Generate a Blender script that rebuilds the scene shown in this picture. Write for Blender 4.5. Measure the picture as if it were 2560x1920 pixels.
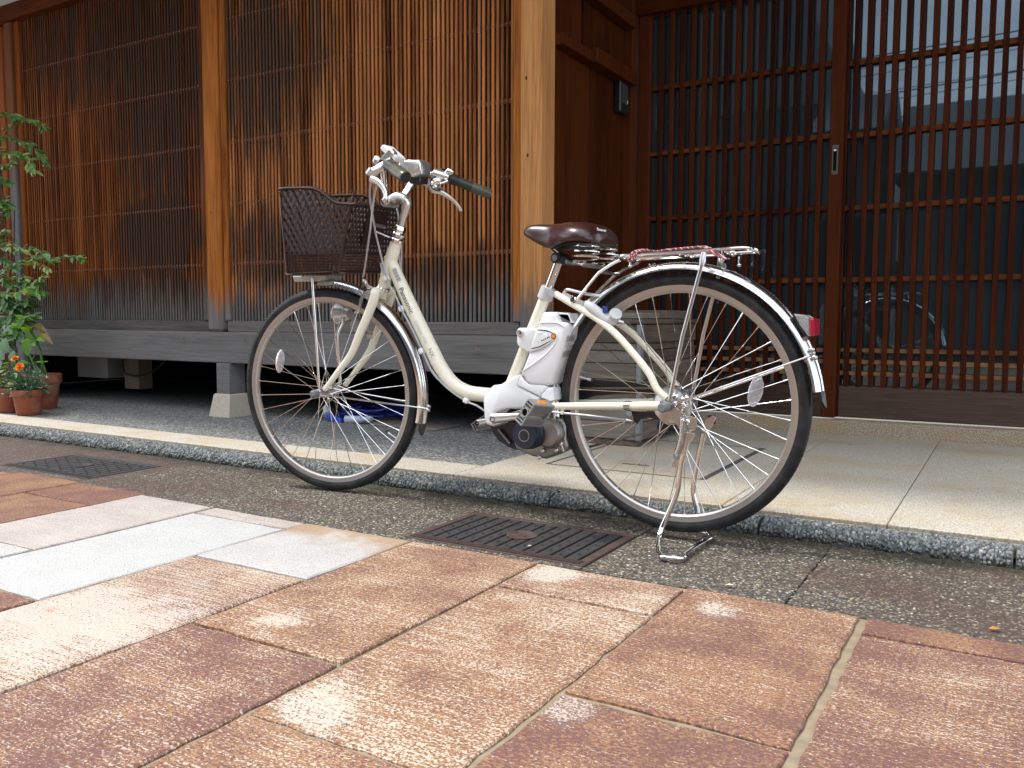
import bpy, bmesh, math, random
from mathutils import Vector, Matrix, noise as mnoise

for o in list(bpy.data.objects):
    bpy.data.objects.remove(o)
scene = bpy.context.scene
COL = scene.collection
R = math.radians

# ------------------------------------------------------------------ camera
cam_data = bpy.data.cameras.new('camera')
cam = bpy.data.objects.new('camera', cam_data)
COL.objects.link(cam)
cam_data.sensor_width = 36.0
cam_data.lens = 36.0 * 2119.9 / 2560.0
cam_data.clip_start = 0.05
cam_data.clip_end = 300.0
yaw, pitch, roll = -0.534959, -0.0777684, -0.00240174
fw = Vector((math.sin(yaw) * math.cos(pitch), math.cos(yaw) * math.cos(pitch), math.sin(pitch)))
rt = Vector((math.cos(yaw), -math.sin(yaw), 0))
dn = -rt.cross(fw)
rt2 = math.cos(roll) * rt + math.sin(roll) * dn
dn2 = -math.sin(roll) * rt + math.cos(roll) * dn
M = Matrix((rt2, -dn2, -fw)).transposed().to_4x4()
M.translation = Vector((0, 0, 0.5696))
cam.matrix_world = M
scene.camera = cam
scene.render.resolution_x, scene.render.resolution_y = 1024, 768

# ------------------------------------------------------------------ sky, sun, exposure
SUN_EL, SUN_AZ = R(58), R(250)        # azimuth clockwise from +Y (into the house); sun high behind the camera, left
world = bpy.data.worlds.new('World')
scene.world = world
world.use_nodes = True
wn = world.node_tree
wn.nodes.clear()
w_out = wn.nodes.new('ShaderNodeOutputWorld')
w_bg = wn.nodes.new('ShaderNodeBackground')
w_sky = wn.nodes.new('ShaderNodeTexSky')
w_sky.sky_type = 'NISHITA'
w_sky.sun_disc = False
w_sky.sun_elevation = SUN_EL
w_sky.sun_rotation = SUN_AZ
w_sky.air_density = 1.0
w_sky.dust_density = 1.5
w_tc = wn.nodes.new('ShaderNodeTexCoord')
w_map = wn.nodes.new('ShaderNodeMapping')
w_map.inputs['Scale'].default_value = (1.0, 1.0, 2.6)
w_noise = wn.nodes.new('ShaderNodeTexNoise')
w_noise.inputs['Scale'].default_value = 1.6
w_noise.inputs['Detail'].default_value = 6
w_noise.inputs['Roughness'].default_value = 0.55
w_ramp = wn.nodes.new('ShaderNodeValToRGB')
w_ramp.color_ramp.elements[0].position = 0.36
w_ramp.color_ramp.elements[0].color = (0.12, 0.12, 0.12, 1)
w_ramp.color_ramp.elements[1].position = 0.55
w_ramp.color_ramp.elements[1].color = (1, 1, 1, 1)
w_mix = wn.nodes.new('ShaderNodeMix')
w_mix.data_type = 'RGBA'
w_mix.inputs[7].default_value = (18.0, 19.0, 20.6, 1)     # bright cloud cover
L_ = wn.links.new
L_(w_tc.outputs['Generated'], w_map.inputs['Vector'])
L_(w_map.outputs['Vector'], w_noise.inputs['Vector'])
L_(w_noise.outputs['Fac'], w_ramp.inputs['Fac'])
L_(w_ramp.outputs['Color'], w_mix.inputs[0])
L_(w_sky.outputs['Color'], w_mix.inputs[6])
L_(w_mix.outputs[2], w_bg.inputs['Color'])
w_bg.inputs['Strength'].default_value = 0.085
L_(w_bg.outputs['Background'], w_out.inputs['Surface'])

sun_d = bpy.data.lights.new('sun', 'SUN')
sun_d.energy = 2.0
sun_d.angle = R(8)
sun_d.color = (1.0, 0.96, 0.9)
sun = bpy.data.objects.new('sun', sun_d)
COL.objects.link(sun)
sdir = Vector((math.sin(SUN_AZ) * math.cos(SUN_EL), math.cos(SUN_AZ) * math.cos(SUN_EL), math.sin(SUN_EL)))
sun.rotation_euler = sdir.to_track_quat('Z', 'Y').to_euler()
sun.location = sdir * 20

scene.view_settings.view_transform = 'Standard'
scene.view_settings.look = 'None'
scene.view_settings.exposure = 0.74
scene.view_settings.gamma = 1.0
scene.view_settings.use_curve_mapping = False
scene.render.engine = 'CYCLES'
scene.cycles.use_denoising = True

# ------------------------------------------------------------------ mesh helper
def V(*a):
    return Vector(a[0]) if len(a) == 1 else Vector(a)

def spline(pts, n=6, closed=False):
    """Catmull-Rom through pts (tuples of any length)."""
    P = [tuple(p) for p in pts]
    m = len(P)
    if m < 3:
        return P
    out = []
    rng = range(m) if closed else range(m - 1)
    for i in rng:
        if closed:
            p0, p1, p2, p3 = P[(i - 1) % m], P[i], P[(i + 1) % m], P[(i + 2) % m]
        else:
            p0, p1, p2, p3 = P[max(i - 1, 0)], P[i], P[i + 1], P[min(i + 2, m - 1)]
        for k in range(n):
            t = k / n
            out.append(tuple(0.5 * ((2 * b) + (-a + c_) * t + (2 * a - 5 * b + 4 * c_ - d) * t * t + (-a + 3 * b - 3 * c_ + d) * t ** 3)
                             for a, b, c_, d in zip(p0, p1, p2, p3)))
    if not closed:
        out.append(P[-1])
    return out

class MB:
    def __init__(self):
        self.v, self.f = [], []

    def add(self, verts, faces):
        b = len(self.v)
        self.v.extend(Vector(p) for p in verts)
        self.f.extend(tuple(b + i for i in f) for f in faces)
        return self

    def obox(self, c, ax, h, ch=0.0):
        c = Vector(c)
        ax = [Vector(a).normalized() for a in ax]
        if ch <= 0:
            vs = [c + ax[0] * h[0] * i + ax[1] * h[1] * j + ax[2] * h[2] * k for k in (-1, 1) for j in (-1, 1) for i in (-1, 1)]
            return self.add(vs, [(0, 2, 3, 1), (4, 5, 7, 6), (0, 1, 5, 4), (2, 6, 7, 3), (0, 4, 6, 2), (1, 3, 7, 5)])
        ch = min(ch, min(h) * 0.9)
        vs, idx = [], {}
        for i in (-1, 1):
            for j in (-1, 1):
                for k in (-1, 1):
                    for a in range(3):
                        hh = [h[0] - ch, h[1] - ch, h[2] - ch]
                        hh[a] = h[a]
                        idx[(i, j, k, a)] = len(vs)
                        vs.append(c + ax[0] * hh[0] * i + ax[1] * hh[1] * j + ax[2] * hh[2] * k)
        fs = []
        S = (-1, 1)
        for s in S:
            fs.append([idx[(s, -1, -1, 0)], idx[(s, 1, -1, 0)], idx[(s, 1, 1, 0)], idx[(s, -1, 1, 0)]])
            fs.append([idx[(-1, s, -1, 1)], idx[(-1, s, 1, 1)], idx[(1, s, 1, 1)], idx[(1, s, -1, 1)]])
            fs.append([idx[(-1, -1, s, 2)], idx[(1, -1, s, 2)], idx[(1, 1, s, 2)], idx[(-1, 1, s, 2)]])
            if s < 0:
                for q in (-3, -2, -1):
                    fs[q] = fs[q][::-1]
        for s in S:
            for t in S:
                fs.append([idx[(s, t, -1, 0)], idx[(s, t, 1, 0)], idx[(s, t, 1, 1)], idx[(s, t, -1, 1)]])
                fs.append([idx[(s, -1, t, 0)], idx[(s, 1, t, 0)], idx[(s, 1, t, 2)], idx[(s, -1, t, 2)]])
                fs.append([idx[(-1, s, t, 1)], idx[(1, s, t, 1)], idx[(1, s, t, 2)], idx[(-1, s, t, 2)]])
                for u in S:
                    fs.append([idx[(s, t, u, 0)], idx[(s, t, u, 1)], idx[(s, t, u, 2)]])
        return self.add(vs, fs)

    def box(self, x0, x1, y0, y1, z0, z1, ch=0.0):
        return self.obox(((x0 + x1) / 2, (y0 + y1) / 2, (z0 + z1) / 2), ((1, 0, 0), (0, 1, 0), (0, 0, 1)),
                         (abs(x1 - x0) / 2, abs(y1 - y0) / 2, abs(z1 - z0) / 2), ch)

    def tube(self, pts, r, seg=10, closed=False, cap=True, flat=None):
        """Round tube along pts; r a number or list.  flat=(n, k): squash by k along direction n."""
        P = [Vector(p) for p in pts]
        n = len(P)
        rs = list(r) if isinstance(r, (list, tuple)) else [r] * n
        if len(rs) != n:
            rs = [rs[min(int(i / max(n - 1, 1) * (len(rs) - 1)), len(rs) - 2)] * (1 - (i / max(n - 1, 1) * (len(rs) - 1)) % 1)
                  + rs[min(int(i / max(n - 1, 1) * (len(rs) - 1)) + 1, len(rs) - 1)] * ((i / max(n - 1, 1) * (len(rs) - 1)) % 1)
                  if i < n - 1 else rs[-1] for i in range(n)]
        T = []
        for i in range(n):
            a = P[(i - 1) % n] if closed else P[max(i - 1, 0)]
            b = P[(i + 1) % n] if closed else P[min(i + 1, n - 1)]
            d = b - a
            T.append(d.normalized() if d.length > 1e-9 else Vector((0, 0, 1)))
        up = Vector((0, 0, 1)) if abs(T[0].z) < 0.9 else Vector((1, 0, 0))
        x = T[0].cross(up).normalized()
        rings = []
        for i in range(n):
            x = (x - T[i] * x.dot(T[i]))
            x = x.normalized() if x.length > 1e-6 else T[i].orthogonal().normalized()
            y = T[i].cross(x)
            ring = []
            for k in range(seg):
                a = 2 * math.pi * k / seg
                d = x * math.cos(a) + y * math.sin(a)
                if flat:
                    fn = Vector(flat[0]).normalized()
                    d = d - fn * d.dot(fn) * (1 - flat[1])
                ring.append(P[i] + d * rs[i])
            rings.append(ring)
        vs = [p for ring in rings for p in ring]
        fs = []
        m = n if closed else n - 1
        for i in range(m):
            j = (i + 1) % n
            for k in range(seg):
                k2 = (k + 1) % seg
                fs.append((i * seg + k, i * seg + k2, j * seg + k2, j * seg + k))
        if cap and not closed:
            fs.append(tuple(range(seg))[::-1])
            fs.append(tuple((n - 1) * seg + k for k in range(seg)))
        return self.add(vs, fs)

    def lathe(self, prof, o, ax, seg=24, cap=True):
        """prof: list of (radius, height along ax)."""
        o, ax = Vector(o), Vector(ax).normalized()
        x = ax.orthogonal().normalized()
        y = ax.cross(x)
        vs, fs = [], []
        for r_, h in prof:
            for k in range(seg):
                a = 2 * math.pi * k / seg
                vs.append(o + ax * h + (x * math.cos(a) + y * math.sin(a)) * r_)
        for i in range(len(prof) - 1):
            for k in range(seg):
                k2 = (k + 1) % seg
                fs.append((i * seg + k, i * seg + k2, (i + 1) * seg + k2, (i + 1) * seg + k))
        if cap:
            fs.append(tuple(range(seg))[::-1])
            fs.append(tuple((len(prof) - 1) * seg + k for k in range(seg)))
        return self.add(vs, fs)

    def prism(self, pts, n, depth, ch=0.0):
        """Polygon pts (3D, planar) extruded along n by depth (pts are the face at +0, body goes to -depth)."""
        n = Vector(n).normalized()
        P = [Vector(p) for p in pts]
        area = sum((P[i].cross(P[(i + 1) % len(P)]) for i in range(len(P))), Vector())
        if area.dot(n) < 0:
            P = P[::-1]
        m = len(P)
        rings = []
        if ch > 0:
            inner = []
            for i in range(m):
                e1 = (P[i] - P[i - 1]).normalized()
                e2 = (P[(i + 1) % m] - P[i]).normalized()
                b = (n.cross(e1) + n.cross(e2))
                b = b.normalized() if b.length > 1e-6 else n.cross(e1)
                k = 1.0 / max(0.5, b.dot(n.cross(e1)))
                inner.append(P[i] + b * ch * k)
            mid = [P[i] * 0.7 + inner[i] * 0.3 for i in range(m)]
            rings += [inner, [p - n * ch * 0.3 for p in mid], [p - n * ch for p in P], [p - n * (depth - ch) for p in P], [p - n * (depth - ch * 0.3) for p in mid],
                      [p - n * depth for p in inner]]
        else:
            rings += [P, [p - n * depth for p in P]]
        vs = [p for rg in rings for p in rg]
        fs = [tuple(range(m)), tuple((len(rings) - 1) * m + k for k in range(m))[::-1]]
        for i in range(len(rings) - 1):
            for k in range(m):
                k2 = (k + 1) % m
                fs.append((i * m + k2, i * m + k, (i + 1) * m + k, (i + 1) * m + k2))
        return self.add(vs, fs)

    def ball(self, c, r, seg=12, rings=8, ax=None):
        c = Vector(c)
        rr = r if isinstance(r, (tuple, list)) else (r, r, r)
        A = [Vector(a) for a in ax] if ax else [Vector((1, 0, 0)), Vector((0, 1, 0)), Vector((0, 0, 1))]
        vs, fs = [], []
        for i in range(1, rings):
            t = math.pi * i / rings
            for k in range(seg):
                a = 2 * math.pi * k / seg
                vs.append(c + A[0] * rr[0] * math.sin(t) * math.cos(a) + A[1] * rr[1] * math.sin(t) * math.sin(a) + A[2] * rr[2] * math.cos(t))
        top, bot = len(vs), len(vs) + 1
        vs += [c + A[2] * rr[2], c - A[2] * rr[2]]
        for i in range(rings - 2):
            for k in range(seg):
                k2 = (k + 1) % seg
                fs.append((i * seg + k, (i + 1) * seg + k, (i + 1) * seg + k2, i * seg + k2))
        for k in range(seg):
            k2 = (k + 1) % seg
            fs.append((top, k, k2))
            fs.append((bot, (rings - 2) * seg + k2, (rings - 2) * seg + k))
        return self.add(vs, fs)

    def mesh(self, name, mat, origin=(0, 0, 0), smooth=True, sharp=35):
        o = Vector(origin)
        me = bpy.data.meshes.new(name)
        me.from_pydata([tuple(p - o) for p in self.v], [], self.f)
        me.update()
        if mat:
            me.materials.append(mat)
        if smooth:
            me.polygons.foreach_set('use_smooth', [True] * len(me.polygons))
            me.set_sharp_from_angle(angle=R(sharp))
        return me

def world_loc(o):
    l = Vector((0, 0, 0))
    while o is not None:
        l += o.location
        o = o.parent
    return l

def tag(o, label=None, cat=None, group=None, kind=None):
    if label:
        o['label'] = label
    if cat:
        o['category'] = cat
    if group:
        o['group'] = group
    if kind:
        o['kind'] = kind
    return o

def thing(name, loc, label=None, cat=None, group=None, kind=None):
    o = bpy.data.objects.new(name, None)
    o.empty_display_size = 0.1
    COL.objects.link(o)
    o.location = loc
    return tag(o, label, cat, group, kind)

def part(name, mb, mat, parent, smooth=True, sharp=35, label=None, kind=None):
    """Mesh in world coordinates linked as a child of parent."""
    me = mb.mesh(name, mat, world_loc(parent), smooth, sharp)
    o = bpy.data.objects.new(name, me)
    COL.objects.link(o)
    o.parent = parent
    return tag(o, label, kind=kind)

def inst(name, me, parent, at, mat=None):
    """Object sharing mesh data, placed at a world position."""
    o = bpy.data.objects.new(name, me)
    COL.objects.link(o)
    o.parent = parent
    o.location = Vector(at) - world_loc(parent)
    return o

def solo(name, mb, mat, label=None, cat=None, group=None, kind=None, smooth=True, sharp=35, origin=None):
    if origin is None:
        xs = [p.x for p in mb.v]; ys = [p.y for p in mb.v]; zs = [p.z for p in mb.v]
        origin = ((min(xs) + max(xs)) / 2, (min(ys) + max(ys)) / 2, min(zs))
    me = mb.mesh(name, mat, origin, smooth, sharp)
    o = bpy.data.objects.new(name, me)
    o.location = origin
    COL.objects.link(o)
    return tag(o, label, cat, group, kind)

# ------------------------------------------------------------------ material helper
class Mat:
    def __init__(self, name, rough=0.6, metal=0.0, spec=0.5, color=(0.5, 0.5, 0.5)):
        self.m = bpy.data.materials.new(name)
        self.m.use_nodes = True
        self.t = self.m.node_tree
        self.b = self.t.nodes['Principled BSDF']
        self.set('Roughness', rough)
        self.set('Metallic', metal)
        self.set('Specular IOR Level', spec)
        self.set('Base Color', color)

    def _in(self, sock, v):
        if hasattr(v, 'is_output') or isinstance(v, bpy.types.NodeSocket):
            self.t.links.new(v, sock)
        elif v is not None:
            if isinstance(v, (tuple, list)) and len(v) == 3 and sock.type == 'RGBA':
                v = (*v, 1)
            sock.default_value = v

    def set(self, name, v):
        self._in(self.b.inputs[name], v)

    def node(self, typ, ins=None, **props):
        n = self.t.nodes.new(typ)
        for k, v in props.items():
            setattr(n, k, v)
        for k, v in (ins or {}).items():
            self._in(n.inputs[k], v)
        return n

    def pos(self):
        return self.node('ShaderNodeNewGeometry').outputs['Position']

    def obj(self):
        return self.node('ShaderNodeTexCoord').outputs['Object']

    def scale(self, vec, s):
        return self.node('ShaderNodeMapping', {'Vector': vec, 'Scale': s}).outputs['Vector']

    def noise(self, vec, s=1.0, detail=4.0, rough=0.55, dist=0.0):
        return self.node('ShaderNodeTexNoise', {'Vector': vec, 'Scale': s, 'Detail': detail, 'Roughness': rough, 'Distortion': dist}).outputs['Fac']

    def math(self, op, a, b=None, c=None, clamp=False):
        n = self.node('ShaderNodeMath', operation=op, use_clamp=clamp)
        self._in(n.inputs[0], a)
        if b is not None:
            self._in(n.inputs[1], b)
        if c is not None:
            self._in(n.inputs[2], c)
        return n.outputs[0]

    def step(self, x, a, b):
        return self.node('ShaderNodeMapRange', {'Value': x, 'From Min': a, 'From Max': b}, interpolation_type='SMOOTHSTEP').outputs['Result']

    def mix(self, f, a, b, mode='MIX'):
        n = self.node('ShaderNodeMix', data_type='RGBA', blend_type=mode)
        self._in(n.inputs[0], f)
        self._in(n.inputs[6], a)
        self._in(n.inputs[7], b)
        return n.outputs[2]

    def ramp(self, f, stops, interp='LINEAR'):
        n = self.node('ShaderNodeValToRGB', {'Fac': f})
        cr = n.color_ramp
        cr.interpolation = interp
        while len(cr.elements) < len(stops):
            cr.elements.new(0.5)
        for e, (p, col) in zip(cr.elements, stops):
            e.position = p
            e.color = (*col, 1)
        return n.outputs['Color']

    def attr(self, name, out='Fac'):
        return self.node('ShaderNodeAttribute', attribute_type='OBJECT', attribute_name=name).outputs[out]

    def rnd(self):
        return self.node('ShaderNodeObjectInfo').outputs['Random']

    def sep(self, v):
        return self.node('ShaderNodeSeparateXYZ', {'Vector': v}).outputs

    def bump(self, h, strength=0.3, dist=0.002):
        n = self.node('ShaderNodeBump', {'Height': h, 'Strength': strength, 'Distance': dist})
        self.set('Normal', n.outputs['Normal'])
        return n

def plain(name, color, rough=0.5, metal=0.0, spec=0.5, var=0.0):
    m = Mat(name, rough, metal, spec, color)
    if var:
        n = m.noise(m.pos(), 40, 4)
        dark = tuple(c_ * (1 - var) for c_ in color)
        m.set('Base Color', m.mix(n, dark, tuple(min(1, c_ * (1 + var)) for c_ in color)))
        m.set('Roughness', m.math('MULTIPLY_ADD', n, 0.25, rough - 0.12))
    return m.m

def wood_mat(name, lo, hi, dark=(0.03, 0.02, 0.018), grey=(0.2, 0.19, 0.18), zgrey=None, blobs=(), darkamt=0.0, axis='z', rough=0.68, fade=0.10, spec=0.05):
    """Weathered timber: grain along axis, dark areas of wear and painted shade, greyed foot below zgrey."""
    m = Mat(name, rough, spec=spec)
    p = m.pos()
    k = {'z': (1, 1, 0.03), 'x': (0.03, 1, 1), 'y': (1, 0.03, 1)}[axis]
    off = m.math('MULTIPLY', m.rnd(), 37.0)
    pv = m.node('ShaderNodeVectorMath', {0: p, 1: m.node('ShaderNodeCombineXYZ', {'X': off, 'Y': off, 'Z': off}).outputs[0]}, operation='ADD').outputs[0]
    grain = m.noise(m.scale(pv, tuple(v * 150 for v in k)), 1, 4, 0.65)
    k2 = {'z': (1, 1, 0.12), 'x': (0.12, 1, 1), 'y': (1, 0.12, 1)}[axis]
    broad = m.noise(m.scale(p, tuple(v * 14 for v in k2)), 1, 4, 0.6)
    streak = m.noise(m.scale(p, tuple(v * 45 for v in k2)), 1, 4, 0.6)
    tone = m.math('ADD', m.math('MULTIPLY', grain, 0.6), m.math('ADD', m.math('MULTIPLY', broad, 0.45), m.math('MULTIPLY', m.rnd(), 0.28)))
    col = m.ramp(m.math('SUBTRACT', tone, 0.18), [(0.28, lo), (0.72, hi)])
    x, y, z = m.sep(p)
    d = m.math('ADD', m.math('MULTIPLY', m.math('SUBTRACT', broad, 0.5), 1.1), m.math('MULTIPLY', m.math('SUBTRACT', streak, 0.5), 0.9))
    d = m.math('ADD', d, m.math('MULTIPLY_ADD', m.rnd(), 0.62, darkamt - 0.31))
    for cx, cz, rx, rz, amp in blobs:
        q = m.math('ADD', m.math('POWER', m.math('DIVIDE', m.math('SUBTRACT', x, cx), rx), 2.0), m.math('POWER', m.math('DIVIDE', m.math('SUBTRACT', z, cz), rz), 2.0))
        d = m.math('ADD', d, m.math('MULTIPLY', m.math('SUBTRACT', 1.0, q, clamp=True), amp))
    darkf = m.math('MULTIPLY', m.step(d, 0.08, 0.60), 0.90)
    col = m.mix(darkf, col, m.mix(grain, dark, tuple(v * 2.0 for v in dark)))
    if zgrey is not None:
        zz = m.math('ADD', z, m.math('ADD', m.math('MULTIPLY', m.math('SUBTRACT', streak, 0.5), fade * 3.2), m.math('MULTIPLY', m.math('SUBTRACT', m.rnd(), 0.5), fade * 0.9)))
        g = m.math('SUBTRACT', 1.0, m.step(zz, zgrey - fade, zgrey + fade))
        gcol = m.mix(m.math('MULTIPLY_ADD', grain, 1.0, m.math('MULTIPLY', m.math('SUBTRACT', broad, 0.5), 1.1)), tuple(v * 0.42 for v in grey), tuple(v * 1.35 for v in grey))
        col = m.mix(g, col, gcol)
    m.set('Base Color', col)
    m.bump(grain, 0.35, 0.0015)
    return m.m

# ------------------------------------------------------------------ materials: ground
def slab_material():
    m = Mat('paving_granite', 0.82, spec=0.2)
    p = m.pos()
    tone, pale, hue = m.attr('tone'), m.attr('pale'), m.attr('hue')
    sx, sy, sr = m.attr('spot_x'), m.attr('spot_y'), m.attr('spot_r')
    x, y, z = m.sep(p)
    pr = m.node('ShaderNodeVectorMath', {0: p, 1: m.node('ShaderNodeCombineXYZ', {'X': m.math('MULTIPLY', m.rnd(), 50.0), 'Y': m.math('MULTIPLY', m.rnd(), 31.0)}).outputs[0]}, operation='ADD').outputs[0]
    low = m.noise(pr, 2.4, 4, 0.6)
    low2 = m.noise(pr, 8.0, 4, 0.65)
    fleck = m.noise(m.scale(pr, (140, 250, 60)), 1, 3, 0.65)           # grains drawn out by the tooling, along the street
    line = m.noise(m.scale(pr, (6, 150, 1)), 1, 3, 0.6)               # chisel lines
    grit = m.noise(p, 300, 2, 0.6)
    def c0(v, k):
        return m.math('MULTIPLY', m.math('SUBTRACT', v, 0.5), k)
    # purple-brown to orange ground colour, in broad soft clouds
    h = m.step(m.math('ADD', m.math('ADD', low, c0(low2, 0.8)), m.math('MULTIPLY', m.math('SUBTRACT', hue, 0.5), 0.85)), 0.12, 0.92)
    fleck2 = m.noise(m.scale(pr, (120, 215, 60)), 1, 2, 0.6)
    gold = m.step(m.math('ADD', m.math('ADD', fleck2, c0(h, 0.24)), c0(low2, 0.16)), 0.40, 0.62)
    base = m.mix(gold, (0.172, 0.088, 0.074), (0.325, 0.178, 0.093))
    # pale grains
    g = m.math('ADD', m.math('ADD', fleck, c0(line, 0.55)), c0(grit, 0.85))
    g = m.math('ADD', g, m.math('ADD', c0(low2, 0.38), c0(low, 0.35)))
    d = m.math('SQRT', m.math('ADD', m.math('POWER', m.math('SUBTRACT', x, sx), 2.0), m.math('POWER', m.math('SUBTRACT', y, sy), 2.0)))
    d = m.math('ADD', m.math('DIVIDE', d, m.math('MAXIMUM', sr, 0.001)), m.math('ADD', c0(low2, 3.2), c0(fleck, 1.0)))
    spot = m.math('MULTIPLY', m.math('SUBTRACT', 1.0, m.step(d, 0.2, 1.2)), m.step(sr, 0.005, 0.01))
    g = m.math('ADD', g, m.math('ADD', m.math('SUBTRACT', tone, 0.60), m.math('MULTIPLY', spot, 0.24)))
    gf = m.math('MULTIPLY', m.step(g, 0.49, 0.63), 0.95)
    palegrain = m.mix(h, (0.53, 0.445, 0.39), (0.57, 0.485, 0.39))
    col = m.mix(gf, base, palegrain)
    col = m.mix(m.math('MULTIPLY', spot, 0.12), col, m.mix(fleck, (0.46, 0.42, 0.37), (0.66, 0.63, 0.59)))
    dk = m.step(m.math('ADD', fleck, c0(grit, 1.0)), 0.42, 0.28)
    col = m.mix(m.math('MULTIPLY', dk, 0.6), col, (0.085, 0.05, 0.05))
    # fresh pale granite
    spk = m.step(m.noise(p, 330, 2, 0.5), 0.52, 0.70)
    pc = m.mix(low2, (0.45, 0.44, 0.42), (0.56, 0.55, 0.53))
    pc = m.mix(m.math('MULTIPLY', spk, 0.92), pc, (0.20, 0.20, 0.21))
    pc = m.mix(m.math('MULTIPLY', m.step(fleck, 0.55, 0.7), 0.45), pc, (0.66, 0.655, 0.64))
    warm = m.mix(gf, (0.33, 0.225, 0.17), (0.54, 0.45, 0.395))
    pc = m.mix(m.attr('warm'), pc, m.mix(0.55, warm, pc))
    edge = m.math('SUBTRACT', 1.0, m.step(m.math('ADD', m.attr('edge'), m.math('ADD', m.math('SUBTRACT', 1.708, y), c0(low2, 0.35))), 0.02, 0.16))
    pc = m.mix(m.math('MULTIPLY', edge, 0.75), pc, (0.36, 0.21, 0.10))
    col = m.mix(pale, col, pc)
    dirt = m.step(m.noise(p, 15, 5, 0.65), 0.68, 0.80)
    col = m.mix(m.math('MULTIPLY', dirt, 0.45), col, (0.13, 0.105, 0.10))
    m.set('Base Color', col)
    m.bump(m.math('ADD', m.math('ADD', fleck, line), m.math('MULTIPLY', grit, 0.5)), 0.6, 0.004)
    return m.m

def aggregate(name, scale, stops, stain=None, rough=0.75, bumpd=0.004, mortar=(0.06, 0.055, 0.05), wet=0.0):
    m = Mat(name, rough, spec=0.4)
    p = m.pos()
    pj = m.node('ShaderNodeVectorMath', {0: p, 1: m.node('ShaderNodeVectorMath', {0: m.node('ShaderNodeTexNoise', {'Vector': p, 'Scale': 60.0}).outputs['Color'], 'Scale': 0.006}, operation='SCALE').outputs[0]}, operation='ADD').outputs[0]
    vo = m.node('ShaderNodeTexVoronoi', {'Vector': pj, 'Scale': scale, 'Randomness': 1.0}, feature='F1')
    rnd = m.sep(vo.outputs['Color'])[0]
    col = m.ramp(rnd, stops)
    edge = m.step(vo.outputs['Distance'], 0.30, 0.62)
    fine = m.noise(p, 420, 3, 0.6)
    col = m.mix(m.math('MULTIPLY', fine, 0.35), col, tuple(v * 0.6 for v in mortar))
    col = m.mix(m.math('MULTIPLY', edge, 0.8), col, mortar)
    if stain:
        low = m.math('ADD', m.noise(m.scale(p, (1.0, 1.6, 1)), 2.2, 4, 0.6), m.math('MULTIPLY', m.math('SUBTRACT', m.math('ABSOLUTE', m.math('ADD', m.sep(p)[0], 1.15)), 0.75), 0.16))
        col = m.mix(m.math('MULTIPLY', m.step(low, 0.46, 0.70), 0.62), col, stain)
        foot_dark = m.step(m.math('ADD', m.noise(p, 12, 4, 0.6), m.math('MULTIPLY', m.math('SUBTRACT', m.sep(p)[1], 2.16), 4.0)), 0.42, 0.75)  # strip turns dark olive towards the kerb
        col = m.mix(m.math('MULTIPLY', foot_dark, 0.75), col, (0.03, 0.028, 0.012))
    m.set('Base Color', col)
    m.bump(m.math('SUBTRACT', m.math('MULTIPLY', fine, 0.2), m.math('MULTIPLY', vo.outputs['Distance'], 1.0)), 0.8, bumpd)
    return m.m

M_slab = slab_material()
M_mortar = plain('joint_mortar', (0.275, 0.22, 0.15), 0.95, var=0.45, spec=0.15)
M_strip = aggregate('exposed_aggregate', 150, [(0.0, (0.03, 0.03, 0.03)), (0.30, (0.075, 0.07, 0.06)), (0.55, (0.17, 0.135, 0.09)), (0.78, (0.31, 0.245, 0.15)), (0.94, (0.42, 0.37, 0.29)), (1.0, (0.7, 0.67, 0.62))],
                    stain=(0.085, 0.045, 0.036))
M_gravel = aggregate('washed_pebble_floor', 95, [(0.0, (0.09, 0.11, 0.12)), (0.35, (0.23, 0.26, 0.265)), (0.65, (0.39, 0.395, 0.37)), (0.88, (0.55, 0.51, 0.44)), (1.0, (0.72, 0.70, 0.66))], mortar=(0.12, 0.12, 0.115))

def granite_mat():
    m = Mat('cream_granite', 0.7, spec=0.35)
    p = m.pos()
    sp = m.noise(p, 230, 3, 0.65)
    low = m.noise(m.scale(p, (1, 1.6, 1)), 2.6, 5, 0.6)
    col = m.mix(m.step(sp, 0.34, 0.60), (0.26, 0.22, 0.165), (0.66, 0.615, 0.525))
    blot = m.step(m.math('ADD', m.noise(p, 9, 5, 0.65), m.math('MULTIPLY', m.math('SUBTRACT', low, 0.5), 0.8)), 0.56, 0.72)
    col = m.mix(m.math('MULTIPLY', blot, 0.4), col, (0.36, 0.27, 0.16))
    col = m.mix(m.math('MULTIPLY', m.step(low, 0.44, 0.70), 0.55), col, (0.50, 0.38, 0.22))
    x, y, z = m.sep(p)
    col = m.mix(m.math('MULTIPLY', m.step(z, 0.046, 0.040), 0.6), col, (0.17, 0.12, 0.075))
    m.set('Base Color', col)
    m.bump(sp, 0.25, 0.0015)
    return m.m
M_granite = granite_mat()
def step_mat():
    m = Mat('step_granite', 0.75, spec=0.3)
    p = m.pos()
    sp = m.noise(p, 190, 4, 0.65)
    low = m.noise(m.scale(p, (1, 1, 1)), 5, 4, 0.6)
    col = m.mix(m.step(sp, 0.36, 0.64), (0.20, 0.155, 0.10), (0.50, 0.43, 0.33))
    col = m.mix(m.math('MULTIPLY', m.step(low, 0.45, 0.72), 0.5), col, (0.38, 0.25, 0.12))
    m.set('Base Color', col)
    m.bump(sp, 0.4, 0.003)
    return m.m
M_step = step_mat()
M_jointdark = plain('joint_dirt', (0.10, 0.075, 0.055), 0.95, var=0.3)
M_kerbmortar = plain('kerb_mortar', (0.085, 0.09, 0.085), 0.95, var=0.4)
M_whiteline = plain('pale_mortar', (0.52, 0.53, 0.48), 0.9, var=0.3)

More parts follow.
